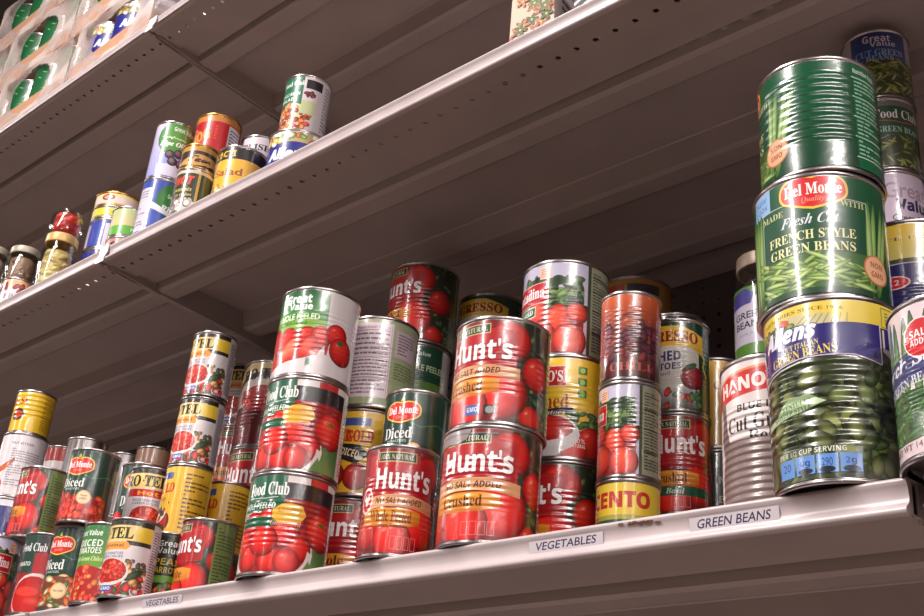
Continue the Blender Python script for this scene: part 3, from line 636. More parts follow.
def d_redcan(a):
    H = a.H; a.bg((176,16,22)); a.rect(-56, H*.9, 56, H, (196,120,60)); a.text('HOG', -18, H*.62, 40, H*.2, (226,150,60), 'sital', .02, 0, 0, .3); a.poly([(-40, H*.1), (-8, H*.3), (-8, H*.42), (-40, H*.34)], (30,90,60)); a.rect(-16, H*.04, 14, H*.24, (214,120,80)); a.text('NEW', -1, H*.14, 22, 7, (150,20,20)); a.smallprint(6, H*.55, 14, H*.85, None, (226,80,60), 6)
    a.rect(30, 0, 58, H*.88, (206,200,206)); a.smallprint(31, 3, 56, H*.85, None, (70,60,120), 14)
def d_tin1(a):
    H = a.H; a.bg((60,34,20)); a.rect(-60, H*.76, 60, H, (190,140,60)); a.poly([(-40, H*.1), (0, H*.6), (40, H*.5), (40, H*.2), (0, 0)], (200,150,80)); a.text('Taco', 4, H*.35, 36, 12, (60,30,20), 'script', .05)
def d_tin2(a):
    H = a.H; a.bg((20,56,40)); a.rect(-50, 0, 16, H, (40,50,30)); a.rect(14, 0, 18, H, (196,150,60)); a.rect(-50, H*.92, 60, H, (206,190,160)); a.text('HOT', -8, H*.74, 34, 15, (226,60,36), 'sital', .03); a.text('peanuts', -8, H*.5, 32, 8, (226,200,110), 'ital'); a.text('en rajas', -6, H*.38, 30, 7, (226,200,110), 'ital'); a.ell(-10, H*.14, 26, H*.18, (206,196,190)); a.bits(-30, 0, 10, H*.28, 20, [(200,190,180), (120,100,100)], 6, 5, 3)
def d_salad(a):
    H = a.H; a.bg((226,166,40), (236,180,60)); a.rect(-60, H*.80, 60, H, (26,22,22)); a.text('CACTI', -16, H*.90, 40, 11, (226,180,60), 'sans', .02); a.text('Salad', -6, H*.58, 48, 13, (150,80,30), 'thin', .03); a.bits(-50, 0, 0, H*.34, 30, [(226,190,160), (170,90,50), (110,70,40), (190,160,100)], 7, 5, 3)
    a.rect(44, 0, 62, H*.8, (200,190,200)); a.smallprint(45, 3, 61, H*.78, None, (90,70,90), 12)
def d_geisha(a):
    H = a.H; a.bg((206,196,206)); a.text('GEISHA', -4, H*.80, 62, 12, (40,30,34), 'serif', .02); a.rect(-60, 0, 60, H*.2, (190,120,120))
def d_chili(a):
    H = a.H; a.bg((210,200,206)); a.rect(-44, H*.46, 8, H, (26,104,72)); a.text('Food Club', -10, H*.88, 40, 9, (236,240,236), 'serif'); a.text('CHILI BEAN', -14, H*.68, 36, 6, (220,236,226)); a.text('SALAD', -18, H*.58, 26, 6, (220,236,226)); a.rect(12, H*.78, 38, H*.95, (26,22,24)); a.bits(12, H*.6, 28, H*.7, 7, [(110,30,30), (90,24,24)], 5, 3, 3)
    a.ell(-8, H*.24, 34, H*.26, (206,196,150)); a.bits(-38, 0, 22, H*.48, 70, [(176,40,30), (206,100,50), (130,30,26), (226,140,80)], 5.5, 4, 5, lambda x, y: ((x+8)/32)**2+((y-H*.24)/(H*.25))**2 < 1); a.rect(8, H*.3, 30, H*.55, (190,196,150))
    a.smallprint(42, 4, 62, H-4, None, (120,120,130), 14)
def d_veg(a):
    H = a.H; a.bg((36,40,130)); a.rect(-60, H*.83, 90, H, (190,170,120)); a.bits(-60, H*.84, 90, H*.98, 40, [(226,190,80), (200,90,50), (110,150,70), (230,214,190)], 7, 5, 3); a.text('Allens', -10, H*.64, 66, 20, (240,238,246), 'sital', .04); a.ell(-10, H*.2, 34, 14, (220,216,230))
def d_pink(a):
    H = a.H; a.bg((222,190,170), (226,206,120)); a.rect(-60, H*.15, 60, H*.8, (226,200,190)); a.ell(-24, H*.62, 13, 7, (150,50,40)); a.ell(-24, H*.62, 9, 3.6, (226,150,130))
def d_yellowband(a):
    H = a.H; a.bg((216,200,50)); a.rect(-60, H*.06, 60, H*.14, (60,60,130)); a.text('TUNA LIGHT', 6, H*.5, 50, 7, (110,110,40)); a.rect(-60, H*.86, 60, H, (190,196,90))
def d_blue2(a):
    H = a.H; a.bg((196,190,200)); a.rect(-50, 0, -16, H, (50,70,160)); a.rect(-60, H*.88, 60, H, (60,60,140)); a.rect(-8, H*.3, 40, H*.8, (226,214,220)); a.text('CHUNK', 14, H*.6, 30, 8, (130,120,160)); a.ell(14, H*.4, 10, 8, (200,170,150))
def d_blue3(a):
    H = a.H; a.bg((40,44,120)); a.ell(-10, H*.3, 40, H*.4, (226,200,196)); a.bits(-40, 0, 20, H*.6, 16, [(230,120,80), (220,160,140)], 9, 5, 3)
def d_peach(a):
    H = a.H; a.bg((226,190,150), (180,196,130)); a.rect(-60, 0, 60, H*.35, (96,170,60)); a.text('Peas', 12, H*.2, 20, 7, (226,240,210)); a.ell(34, H*.6, 10, 9, (214,120,110))
def d_peach2(a):
    H = a.H; a.bg((196,170,176)); a.ell(0, H*.6, 36, H*.4, (90,30,30)); a.ell(2, H*.55, 30, H*.3, (216,170,150)); a.bits(-24, H*.3, 26, H*.8, 14, [(226,190,160), (190,120,110)], 8, 5, 3); a.rect(-60, H*.9, 60, H, (190,130,120))
def d_smallwhite(a):
    H = a.H; a.bg((216,206,206)); a.rect(-50, H*.78, 50, H, (170,40,40)); a.rect(-50, 0, 50, H*.1, (170,30,36)); a.text('sweet corn', 0, H*.4, 44, 6, (190,60,60), 'ital'); a.rect(12, H*.3, 46, H*.8, (226,220,220))
def d_tan(a): a.bg((150,110,90)); a.text('SOUP', 0, a.H*.6, 40, 10, (90,50,40))
def d_whitecup(a):
    H = a.H; a.bg((214,206,210)); a.rect(-60, H*.7, 60, H, (226,170,130)); a.bits(-40, H*.55, 40, H*.75, 14, [(110,30,36), (130,40,40)], 7, 4, 3); a.text('FRUIT', 0, H*.3, 44, 10, (130,90,150), 'serif')
def d_packcan(a):
    H = a.H; a.bg((24,110,60), (16,84,50)); a.beans(-50, 0, 50, H, 30, 20, 3, 3, ((90,170,60), (60,140,60)), (-.5, .8)); a.text('GREEN', 0, H*.7, 40, 10, (220,236,220)); a.text('BEANS', 0, H*.5, 40, 10, (220,236,220))
def d_jarbeans(a):
    H = a.H; a.bg((206,196,214)); a.rect(-60, 0, 60, H*.16, (90,140,50)); a.rect(-60, H*.84, 60, H, (90,140,50)); a.poly([(-30, H*.72), (-24, H*.92), (-4, H*.98), (8, H*.9), (4, H*.74)], (70,60,150)); a.text('GREEN', 0, H*.58, 40, 8.5, (40,34,46), 'thin', .02); a.text('BEANS', 0, H*.44, 38, 8.5, (40,34,46), 'thin', .02); a.text('farm fresh', 0, H*.3, 30, 5, (150,140,170), 'ital')

# ------------------------------------------------------------------ tin cans
TIN = mat('tinplate', (178,170,170), .28, 1)
TIN_DARK = mat('tinplate_dull', (150,144,142), .38, 1)
GOLD = mat('gold_lacquer', (196,150,80), .3, 1)
P_SM = print_mat('printed_paper', .36, None, 1)
P_RIB_B = print_mat('printed_paper_over_ribs', .30, (.036, .082, .0062, .3), 1)
P_RIB_S = print_mat('printed_paper_over_fine_ribs', .30, (.032, .080, .0052, .22), 1)
P_RIB_X = print_mat('printed_paper_over_deep_ribs', .3, (.006, .100, .0066, 1.0), .3)
P_RIB_X2 = print_mat('printed_paper_over_bold_ribs', .28, (.032, .096, .0085, .6), 1)
def can_profile(rr, h, rb):
    """outside of a three-piece can: double seams at both ends, beaded wall between"""
    return [(rb-.004, .0018), (rr-.0018, 0), (rr-.0004, .0004), (rr, .0014), (rr-.0002, .0026), (rb-.0002, .0036), (rb-.0003, .0045),
            (rb-.0003, h-.0045), (rb-.0002, h-.0036), (rr-.0002, h-.0026), (rr, h-.0014), (rr-.0004, h-.0004), (rr-.0018, h)]
_body = {}
_lab = {}
def can(design, X, Y, z, h, rr=.0495, off=0, label='', tin=TIN, pm=None, group=None, cat='can', flare=0, labelled=True, full=None):
    rb = rr-.0014
    fz = math.atan2(-X, Y)+math.radians(off)
    root = tag(empty('tin_can', (X, Y, z), fz), label, cat, group)
    key = (round(rr, 4), round(h, 4), tin.name)
    if key not in _body:
        m = MB(); m.lathe(can_profile(rr, h, rb), 72); b = m.build('can_body', tin, root, edge=.6)
        m = MB(); m.lathe([(rr-.0018, h), (rr-.0028, h-.0008), (rr-.0034, h-.0042), (rr-.008, h-.0042), (rr-.0095, h-.0034), (rr-.014, h-.0036), (rr-.016, h-.0030), (0, h-.0030)], 72); l = m.build('lid', tin, root, edge=.9)
        m = MB(); m.lathe([(0, .0032), (rr-.016, .0032), (rr-.014, .0038), (rr-.0095, .0036), (rr-.008, .0045), (rr-.0034, .0045), (rr-.0028, .001), (rr-.0018, 0), (rb-.004, .0018)][:8], 72); bt = m.build('base', tin, root, edge=.9)
        _body[key] = (b.data, l.data, bt.data)
    else:
        for nm, me in zip(('can_body', 'lid', 'base'), _body[key]):
            link(bpy.data.objects.new(nm, me), root)
    if flare:
        for c_ in root.children:
            c_.data = c_.data.copy()
            for v in c_.data.vertices:
                f = 1+flare*(v.co.z/h-.8); v.co.x *= f; v.co.y *= f
    if design:
        k2 = (design.__name__, round(rr, 4), round(h, 4))
        if k2 not in _lab:
            a = Art(rb, h); design(a); me = a.mesh('label')
            me.materials.append(pm or P_SM); _lab[k2] = me
        link(bpy.data.objects.new('label', _lab[k2]), root)
        if flare:
            for v in _lab[k2].vertices:
                f = 1+flare*(v.co.z/h-.8); v.co.x *= f; v.co.y *= f
    return root
def stack(X, Y, z, specs):
    for sp in specs:
        d, h, rr, off, lab = sp[:5]; kw = sp[5] if len(sp) > 5 else {}
        can(d, X+kw.pop('dx', 0), Y+kw.pop('dy', 0), z, h, rr, off, lab, **kw); z += h
B = .0495; s_ = .038; t_ = .0335
RB = dict(pm=P_RIB_B); RS = dict(pm=P_RIB_S)
#--LOWER
# right-hand towers
stack(-.368, .795, S_LOW, [
    (d_allens, .1485, .0530, -28, 'large green bean can with yellow top band, purple name band and pale state shape', dict(pm=P_RIB_X2, flare=.05)),
    (d_frenchstyle_dm, .1148, .0540, -6, 'french style green bean can, middle of the tall right tower', dict(pm=P_SM, dx=-.006, dy=.002)),
    (d_frenchstyle_dm, .1148, .0512, -104, 'dark green bean can topping the tall right tower, ribs showing', dict(pm=P_RIB_X2))])
stack(-.2615, .772, S_LOW, [(d_french, .1165, B, -58, 'pale pink french style bean can with blue band cut off by right edge', RB)])
stack(-.343, .906, S_LOW, [(None, .1165, B, 0, 'plain can hidden low behind the purple banded bean cans', {}),
    (d_allens2, .1480, B, -10, 'yellow and purple bean can behind the right tower, under the white bean can', RB)])
stack(-.388, .988, S_LOW, [(None, .1485, .0345, 0, 'bare can at the foot of the rear bean tower', {}), (d_cannedgreen, .1485, .0345, 20, 'green and lilac can low in the rear bean tower', {}),
    (d_gvwhite, .0875, .0350, 32, 'white bean can with purple lettering, right behind the dark green tower', {}),
    (d_fcbeans, .0875, .0350, 34, 'dark green bean can under the blue labelled one, behind the right tower', {}),
    (d_gvcut, .0880, .0350, 8, 'blue and white cut green bean can at top of the rear right tower', {})])
stack(-.325, 1.055, S_LOW, [(None, .155, .034, 0, 'bare can at right edge, lowest in its pile', {}), (d_cannedgreen, .155, .034, 0, 'green and lilac can at right edge, second in its pile', {}),
    (d_cannedgreen, .155, .034, 30, 'green and lilac can at the far right edge, topmost of its pile', {})])
# ribbed white can, jar behind
stack(-.450, .857, S_LOW, [(d_hanover, .146, B, -24, 'white green bean can with red banner and torn label over bare ribs', dict(pm=P_RIB_X))])
stack(-.555, 1.045, S_LOW, [(None, .1195, s_, 0, 'plain can under the can that carries the green bean jar', {}), (d_yellowplain, .1195, s_, 0, 'yellow can carrying the glass jar of green beans', {})])
stack(-.634, 1.062, S_LOW, [(d_darkmix, .161, .0345, 30, 'dark mixed bean can in the gap left of the torn white can', {}), (d_yellowplain, .108, .0345, 30, 'plain yellow can in the gap left of the torn white can', {})])
# crushed tomato columns, centre
stack(-.6245, .970, S_LOW, [(None, .062, .0340, 0, 'short plain can hidden under the red can with the green stripe', {}), (d_hunts_basil, .1090, .0340, 2, 'red crushed tomato can with green stripe, under the dark green can', RS),
    (d_progresso, .1070, .0340, -30, 'dark green crushed tomato can with gold ribbon and white panel in front', RS)])
stack(-.712, 1.100, S_LOW, [(None, .12, s_, 0, 'bare can at the foot behind the gold ribbon can', {}), (None, .12, s_, 0, 'bare can second up behind the gold ribbon can', {}),
    (d_dark, .12, s_, -10, 'black labelled can peeking above the gold ribbon can', {})])
stack(-.6395, .903, S_LOW, [(d_cento, .084, .0325, -8, 'yellow and green tomato can with red name at foot of third pile', {}),
    (d_contadina_slim, .102, .0325, -94, 'slim tomato can with dark leaves and red tomatoes, above the yellow one', RS),
    (d_orange, .101, .0325, 0, 'tall orange and maroon chili can topping a slim pile', RS)])
stack(-.801, 1.139, S_LOW, [(None, .112, B, 0, 'bare can lowest behind the orange can', {}), (None, .112, B, 0, 'bare can second behind the orange can', {}), (None, .112, B, 0, 'bare can third behind the orange can', {}),
    (d_goldcan, .112, B, 0, 'gold and brown can showing only its top behind the orange can', {})])
stack(-.731, .914, S_LOW, [(d_hunts_plain, .1150, B, -44, 'red crushed tomato can at the foot of the yellow can', RB),
    (d_furmanos, .1180, B, -24, 'yellow crushed tomato can with red name box and tomato bowl', RB),
    (d_contadina, .1170, B, -63, 'tomato can with pale sky, green field and red name plate, topmost at centre', dict(pm=P_RIB_B, dx=-.007))])
stack(-.730, .801, S_LOW, [(d_hunts_b, .1165, B, -19, 'large red crushed tomato can at the shelf edge with bare top seam, centre', RB),
    (d_hunts_b2, .1160, B, -33, 'large red crushed tomato can with tan banner, upper of the centre front pair', dict(pm=P_RIB_B, dx=.002, dy=.003))])
stack(-.862, 1.020, S_LOW, [(None, .1165, B, 0, 'bare can lowest between the back rows at centre', {}), (None, .1165, B, 0, 'bare can second between the back rows at centre', {}),
    (d_dark, .1165, B, 40, 'dark can with gold rim peeking beside the upper red centre can', dict(tin=GOLD))])
stack(-1.019, 1.095, S_LOW, [(None, .1165, B, 0, 'bare can lowest in the rearmost centre pile', {}), (None, .1165, B, 0, 'bare can second in the rearmost centre pile', {}), (None, .1165, B, 0, 'bare can third in the rearmost centre pile', {}),
    (d_progresso_b, .1165, B, -40, 'shadowed dark green can with gold ribbon in the far back row', RB)])
stack(-.843, .788, S_LOW, [(d_hunts_whole, .1165, .0390, 4, 'red whole peeled tomato can with heart seal at the shelf edge', RS)])
stack(-.920, .874, S_LOW, [(None, .1120, s_, 0, 'plain can hidden behind the whole peeled tomato can', {}), (d_dm, .1120, .0388, -28, 'dark green diced tomato can standing above the whole peeled can', {})])
stack(-1.069, 1.002, S_LOW, [(None, .122, B, 0, 'bare can at the foot of the shadowed red can pile', {}), (None, .122, B, 0, 'bare can second up in the shadowed red can pile', {}),
    (d_greenbox, .122, B, 12, 'green and white peeled tomato can right under the shadowed red can', RB),
    (d_hunts_plain, .122, B, -50, 'shadowed red crushed tomato can high up in the back row', dict(pm=P_RIB_B, dx=.003))])
stack(-1.033, .8985, S_LOW, [(d_hunts_wholeb, .1170, .0485, -20, 'red tomato can peeking between the two front towers', dict(pm=P_RIB_B, dx=-.006, dy=.002)),
    (d_redgold, .1110, .0485, 0, 'yellow tomato can with black ribbon, above a red can between towers', RB),
    (d_nutrition, .1230, .0490, -4, 'sage green can with its white nutrition panel turned to the front', dict(pm=P_RIB_B, dx=.006))])
stack(-1.031, .796, S_LOW, [(d_foodclub, .1165, B, -37, 'whole peeled tomato can with green name panel, lowest of the left front tower', RB),
    (d_foodclub, .1160, B, -46, 'whole peeled tomato can with green panel, middle of the left front tower', dict(pm=P_RIB_B, dx=.001, dy=.001)),
    (d_gvpeeled, .1170, .0490, -29, 'white and green whole peeled tomato can topping the left front tower', dict(pm=P_RIB_B, dx=.001, dy=.001))])
#--LEFT
stack(-1.428, 1.031, S_LOW, [(None, .1448, B, 0, 'bare can lowest of the shadowed pile left of the front tower', {}), (d_hunts_plain, .1448, B, -30, 'shadowed dark red can second in the pile left of the front tower', RB),
    (d_rotel_big, .1448, B, -6, 'large diced tomato can with arched black name, behind left front tower', RB), ])
stack(-1.605, 1.100, S_LOW, [(None, .128, s_, 0, 'bare can lowest in the hidden small pile', {}), (d_hunts_sauce, .128, s_, 0, 'dark red can second up in the hidden small pile', {}), (d_hunts_sauce, .128, s_, 0, 'dark red can third up in the hidden small pile', {}),
    (d_rotel, .116, s_, -35, 'small diced tomato can almost hidden behind the arched name can', {})])
stack(-1.380, .879, S_LOW, [(d_redgold_small, .108, .0340, -50, 'yellow chopped tomato can lowest in the slim left tower', {}),
    (d_redgold_small, .106, .0340, -48, 'yellow chopped tomato can in the slim tower, under the two white ones', {}),
    (d_rotel, .1025, .0335, -46, 'white and yellow banded diced tomato can, lower of the slim tower pair', {}),
    (d_rotel, .1025, .0335, -46, 'white and yellow banded diced tomato can topping the slim left tower', dict(dx=.003, dy=-.001))])
stack(-1.261, .849, S_LOW, [(d_hunts_petite, .112, .0365, -58, 'red petite diced tomato can with green side panel at the shelf edge', {})])
stack(-1.382, .951, S_LOW, [(d_hunts_sauce, .105, .0335, -20, 'small red can seen in the gap left of the front tower', {}), (d_redgold_small, .105, .0335, -40, 'yellow can standing behind the red petite diced can', {})])
stack(-1.318, .832, S_LOW, [(d_gvdark, .100, .0220, -6, 'slim dark green vegetable can between banded can and petite diced can', {})])
stack(-1.316, .775, S_LOW, [(d_rotel, .1010, .0335, -46, 'white and yellow banded diced tomato can at the shelf edge, front left', {})])
stack(-1.470, .876, S_LOW, [(None, .112, .0345, 0, 'plain can hidden under the red pill badge can', {}), (d_rotel_hot, .112, .0345, -2, 'diced tomato can with red pill badge, between dark green and yellow cans', {})])
stack(-1.584, .930, S_LOW, [(None, .132, s_, 0, 'plain can hidden behind the front left dark green can', {}), (d_dm, .132, s_, -20, 'dark green tomato can with red shield, half hidden by red pill can', {})])
stack(-1.396, .785, S_LOW, [(d_gvchiles, .1075, .0350, -30, 'green and white diced tomato can with red dice at the shelf edge', {})])
stack(-1.487, .790, S_LOW, [(d_dm_low, .1165, .0350, -44, 'dark green diced tomato can at shelf edge, left of green and white can', {})])
stack(-1.474, .781, S_LOW+.1165, [(d_dm, .1065, .0350, -38, 'dark green diced tomato can with bright red shield, second layer left', {})])
stack(-1.567, .790, S_LOW, [(d_fcbowl, .1160, .0350, -24, 'red can with white bowl of tomato sauce, left shelf edge', {})])
stack(-1.630, .789, S_LOW+.116, [(d_hunts_petite, .1085, .0365, -60, 'red petite diced tomato can upon the tomato sauce can, far left', {})])
stack(-1.656, .752, S_LOW, [(d_contadina_slim, .116, .0370, 6, 'tomato can with red name plate in the bottom left corner', {})])
stack(-1.849, .845, S_LOW, [(None, .112, s_, 0, 'plain can hidden at the foot of the far left tower', {}), (d_blue, .112, s_, 20, 'navy blue can in the far left tower', {}),
    (d_carrots, .112, s_, -18, 'white carrot can in the far left tower, under the yellow one', {}), (d_yellow_sauce, .0785, .0340, 24, 'short yellow ribbed can topping the far left tower', dict(pm=P_RIB_X2))])
stack(-1.704, .884, S_LOW, [(None, .112, .0335, 0, 'bare can behind the red shield can, lowest', {}), (None, .112, .0335, 0, 'bare can behind the red shield can, second', {}), (None, .091, .0335, 0, 'bare metal can with shiny top behind the red shield can', {})])
stack(-1.776, 1.000, S_LOW, [(None, .112, .0335, 0, 'bare can behind half hidden green can, lowest', {}), (None, .112, .0335, 0, 'bare can behind half hidden green can, second', {}), (None, .113, .0335, 0, 'bare metal can with dull lid above half hidden green can', {})])
stack(-1.670, .992, S_LOW, [(None, .11, .034, 0, 'bare can far back at left, lowest', {}), (None, .11, .034, 0, 'bare can far back at left, second', {}), (d_tan, .107, .034, 0, 'brown can far back at left in shadow', {})])
stack(-1.936, .962, S_LOW, [(None, .122, .034, 0, 'bare can far back beside the left tower, lowest', {}), (None, .122, .034, 0, 'bare can far back beside the left tower, second', {}), (d_smallwhite, .122, .034, 10, 'white and red can behind the far left tower', {})])
#--UPPER
stack(-1.488, .799, S_UP, [(d_olive2, .111, .0335, 2, 'blue and green olive can standing on the upper shelf edge', {}), (d_olive, .109, .0335, -6, 'lilac and green ripe olive can on top of the blue one', {})])
stack(-1.424, .838, S_UP, [(None, .114, .0370, 0, 'plain can hidden below the red can on upper shelf', {}), (d_redcan, .114, .0375, -22, 'bright red can with gold rim on the upper shelf', dict(tin=GOLD))])
stack(-1.371, .785, S_UP, [(d_tin2, .080, .0300, -22, 'dark green can with red hot lettering on upper shelf edge', {}), (d_tin1, .044, .0290, -10, 'small brown and gold tin on the dark green can', dict(tin=GOLD))])
stack(-1.310, .822, S_UP, [(d_salad, .111, .0380, -24, 'yellow salad can with black top band on the upper shelf', {})])
stack(-1.384, .899, S_UP, [(None, .102, .034, 0, 'plain can under the white lettered can on upper shelf', {}), (d_geisha, .104, .0340, 0, 'white can with black lettering behind the yellow salad can', {})])
stack(-1.217, .855, S_UP, [(d_veg, .117, .0450, -8, 'blue can with vegetable picture band, under the chili bean can', {}), (d_chili, .106, .0360, -26, 'white and green chili bean can topping the right upper pile', {})])
stack(-1.798, .884, S_UP, [(d_blue3, .113, .0450, 0, 'dark blue can with orange picture at the foot of the left pile', {}), (d_blue2, .063, .0450, 0, 'blue and white can in the middle of the left upper pile', {}), (d_yellowband, .027, .0450, 0, 'flat yellow tin in the left upper pile', {}), (d_pink, .030, .0450, 0, 'flat pink tin with gold lid topping left upper pile', dict(tin=GOLD))])
stack(-1.621, .824, S_UP, [(d_peach2, .058, .0330, 0, 'pinkish can with brown picture at upper shelf edge', {}), (d_peach, .058, .0330, 0, 'small peach and green can on the pinkish can', {})])
stack(-1.921, .789, S_UP, [(d_whitecup, .057, .0270, 0, 'small white can with peach top at far left upper shelf', {})])

# ------------------------------------------------------------------ glass jars
def glass_mat():
    m = bpy.data.materials.new('jar_glass'); m.use_nodes = True; nt = m.node_tree; nt.nodes.remove(nt.nodes['Principled BSDF'])
    fr = nt.nodes.new('ShaderNodeLayerWeight'); fr.inputs['Blend'].default_value = .12
    tr = nt.nodes.new('ShaderNodeBsdfTransparent'); tr.inputs['Color'].default_value = (.95, .97, .95, 1)
    gl = nt.nodes.new('ShaderNodeBsdfGlossy'); gl.inputs['Roughness'].default_value = .06
    mx = nt.nodes.new('ShaderNodeMixShader'); nt.links.new(fr.outputs['Facing'], mx.inputs[0]); nt.links.new(tr.outputs[0], mx.inputs[1]); nt.links.new(gl.outputs[0], mx.inputs[2])
    nt.links.new(mx.outputs[0], nt.nodes['Material Output'].inputs['Surface'])
    return m
GLASS = glass_mat()
def jar(X, Y, z, h, r, label, content, lidc, design=None, lid=True, name='glass_jar', lidh=.013, off=0):
    root = tag(empty(name, (X, Y, z), math.atan2(-X, Y)+math.radians(off)), label, 'jar')
    hh = h-(lidh if lid else 0)
    m = MB(); m.lathe([(0, .002), (r-.004, .001), (r-.001, .004), (r, .008), (r, hh*.78), (r-.002, hh*.86), (r*.86, hh*.93), (r*.84, hh)], 48)
    m.lathe([(r*.84-.002, hh), (r*.86-.003, hh*.93), (r-.0045, hh*.86), (r-.0025, hh*.78), (r-.0025, .009), (r-.004, .005), (0, .0045)], 48); m.build('glass', GLASS, root)
    # contents: a lumpy fill of pieces around a solid middle
    pal, n, ln, wd = content
    m = MB(); top = hh*(.84 if lid else .93); m.lathe([(0, .006), (r-.010, .006), (r-.0075, .012), (r-.0075, top-.004), (r-.012, top), (0, top)], 32)
    m.build('filling', mat('filling_%d_%d_%d' % pal[0], tuple(int(q*.85) for q in pal[0]), .4, bump=(160, .8)), root)
    for q in range(len(pal)):
        mb = MB(); rr = random.Random(q+int(abs(X)*100))
        for _ in range(n):
            rad = (r-.0045-wd)*math.sqrt(rr.uniform(.25, 1)); an = rr.uniform(0, 2*PI); zz = rr.uniform(.008+wd, hh*(.86 if lid else .97)-wd)
            c = Vector((rad*math.sin(an), -rad*math.cos(an), zz)); tilt = rr.uniform(-.7, .7)
            t = Vector((math.cos(an)*math.cos(tilt), math.sin(an)*math.cos(tilt), math.sin(tilt))); u = Vector((math.sin(an), -math.cos(an), 0)); w = t.cross(u)
            vs = []; seg = 8
            for i in range(5):
                f = -1+i*.5; rw = wd*math.sqrt(max(.02, 1-f*f*.96))
                for j in range(seg):
                    a = 2*PI*j/seg; p = c+t*(f*ln)+u*(rw*math.cos(a))+w*(rw*math.sin(a))
                    d = math.hypot(p.x, p.y)
                    if d > r-.003: p.x *= (r-.003)/d; p.y *= (r-.003)/d
                    vs.append(tuple(p))
            fs = [(i*seg+j, i*seg+(j+1) % seg, (i+1)*seg+(j+1) % seg, (i+1)*seg+j) for i in range(4) for j in range(seg)]+[tuple(range(seg)), tuple(range(4*seg, 5*seg))]
            mb.add(vs, fs, True)
        o = mb.build('contents', mat('food_%d_%d_%d' % pal[q], pal[q], .35), root)
        o['kind'] = 'stuff'
    if lid:
        m = MB(); lr = r*.9
        m.lathe([(lr*.9, hh-.004), (lr, hh-.004), (lr+.0006, hh-.002), (lr, h-.0015), (lr-.0015, h), (0, h)], 48); m.build('lid', mat('lid_%d_%d_%d' % lidc, lidc, .35, .2), root, edge=.7)
    if design:
        a = Art(r+.0002, h); a.H = (hh*.74-.012)*1000; design(a); me = a.mesh('label', z0=.012); me.materials.append(P_SM); link(bpy.data.objects.new('label', me), root)
    return root
jar(-.559, 1.047, S_LOW+.239, .140, .0350, 'glass jar of green beans with green and lilac label, behind right tower', ([(58,56,34), (84,82,46)], 60, .012, .0035), (190,170,150), d_jarbeans, off=-34)
jar(-1.836, .811, S_UP, .134, .0315, 'glass jar of yellow pickled peppers with gold lid on upper shelf', ([(226,196,130), (236,216,160), (190,156,96)], 90, .012, .0065), (206,170,110))
jar(-1.840, .813, S_UP+.134, .052, .0300, 'small jar of bright red peppers on the pickled pepper jar', ([(196,24,28), (220,50,46)], 44, .010, .0095), (150,30,30), lid=False)
jar(-2.004, .821, S_UP, .085, .031, 'clear jar lowest of a pair near plastic wrap, far left', ([(226,216,216), (210,196,196)], 60, .012, .007), (190,180,176), lidh=.01)
jar(-2.004, .821, S_UP+.085, .080, .031, 'clear jar with brown bits and metal lid, far left upper shelf', ([(170,130,110), (214,196,190), (110,70,50)], 16, .006, .004), (176,166,150), lidh=.01)
jar(-2.075, .790, S_UP, .090, .031, 'clear jar at the far left edge, lower one', ([(226,216,216), (210,196,196)], 60, .012, .007), (190,180,176), lidh=.01)
jar(-2.075, .790, S_UP+.090, .085, .031, 'clear jar with metal lid at the far left edge, upper one', ([(200,170,160), (120,60,60)], 20, .006, .004), (176,166,150), lidh=.01)

# ------------------------------------------------------------------ shelving
STEEL = mat('shelf_paint', (176,160,156), .40, 0, .5, noise=(9, .12), bump=(60, .08))
RAIL = mat('rail_paint', (196,181,182), .34, 0, .5, noise=(14, .18), bump=(40, .12))
def plate(m, x0, x1, y0, y1, z, rows=(), pitch=.0254, r=.0034, th=.0012, plane='z'):
    """flat sheet with rows of round holes; rows are y positions"""
    def P(a, b, c): return (a, b, c) if plane == 'z' else (a, c, b)
    ys = [y0]; 
    for y in rows: ys += [y-pitch/2, y+pitch/2]
    ys.append(y1)
    ys = sorted(ys)
    for i in range(len(ys)-1):
        a, b = ys[i], ys[i+1]
        if b-a < 1e-5: continue
        mid = (a+b)/2
        if any(abs(mid-y) < 1e-4 for y in rows):
            n = int((x1-x0)/pitch)
            pw = (x1-x0)/n
            for k in range(n):
                xa = x0+k*pw; xb = xa+pw; cx = (xa+xb)/2
                outer = [(xb, mid), (xb, b), (cx, b), (xa, b), (xa, mid), (xa, a), (cx, a), (xb, a)]
                inner = [(cx+r*math.cos(t*PI/4), mid+r*math.sin(t*PI/4)) for t in range(8)]
                vs = [P(u, v, z) for u, v in outer+inner]+[P(u, v, z+th) for u, v in inner]
                fs = []
                for t in range(8):
                    q = (t+1) % 8; fs.append((t, q, 8+q, 8+t)); fs.append((8+t, 8+q, 16+q, 16+t))
                m.add(vs, fs)
        else:
            m.add([P(x0, a, z), P(x1, a, z), P(x1, b, z), P(x0, b, z)], [(0, 1, 2, 3)])
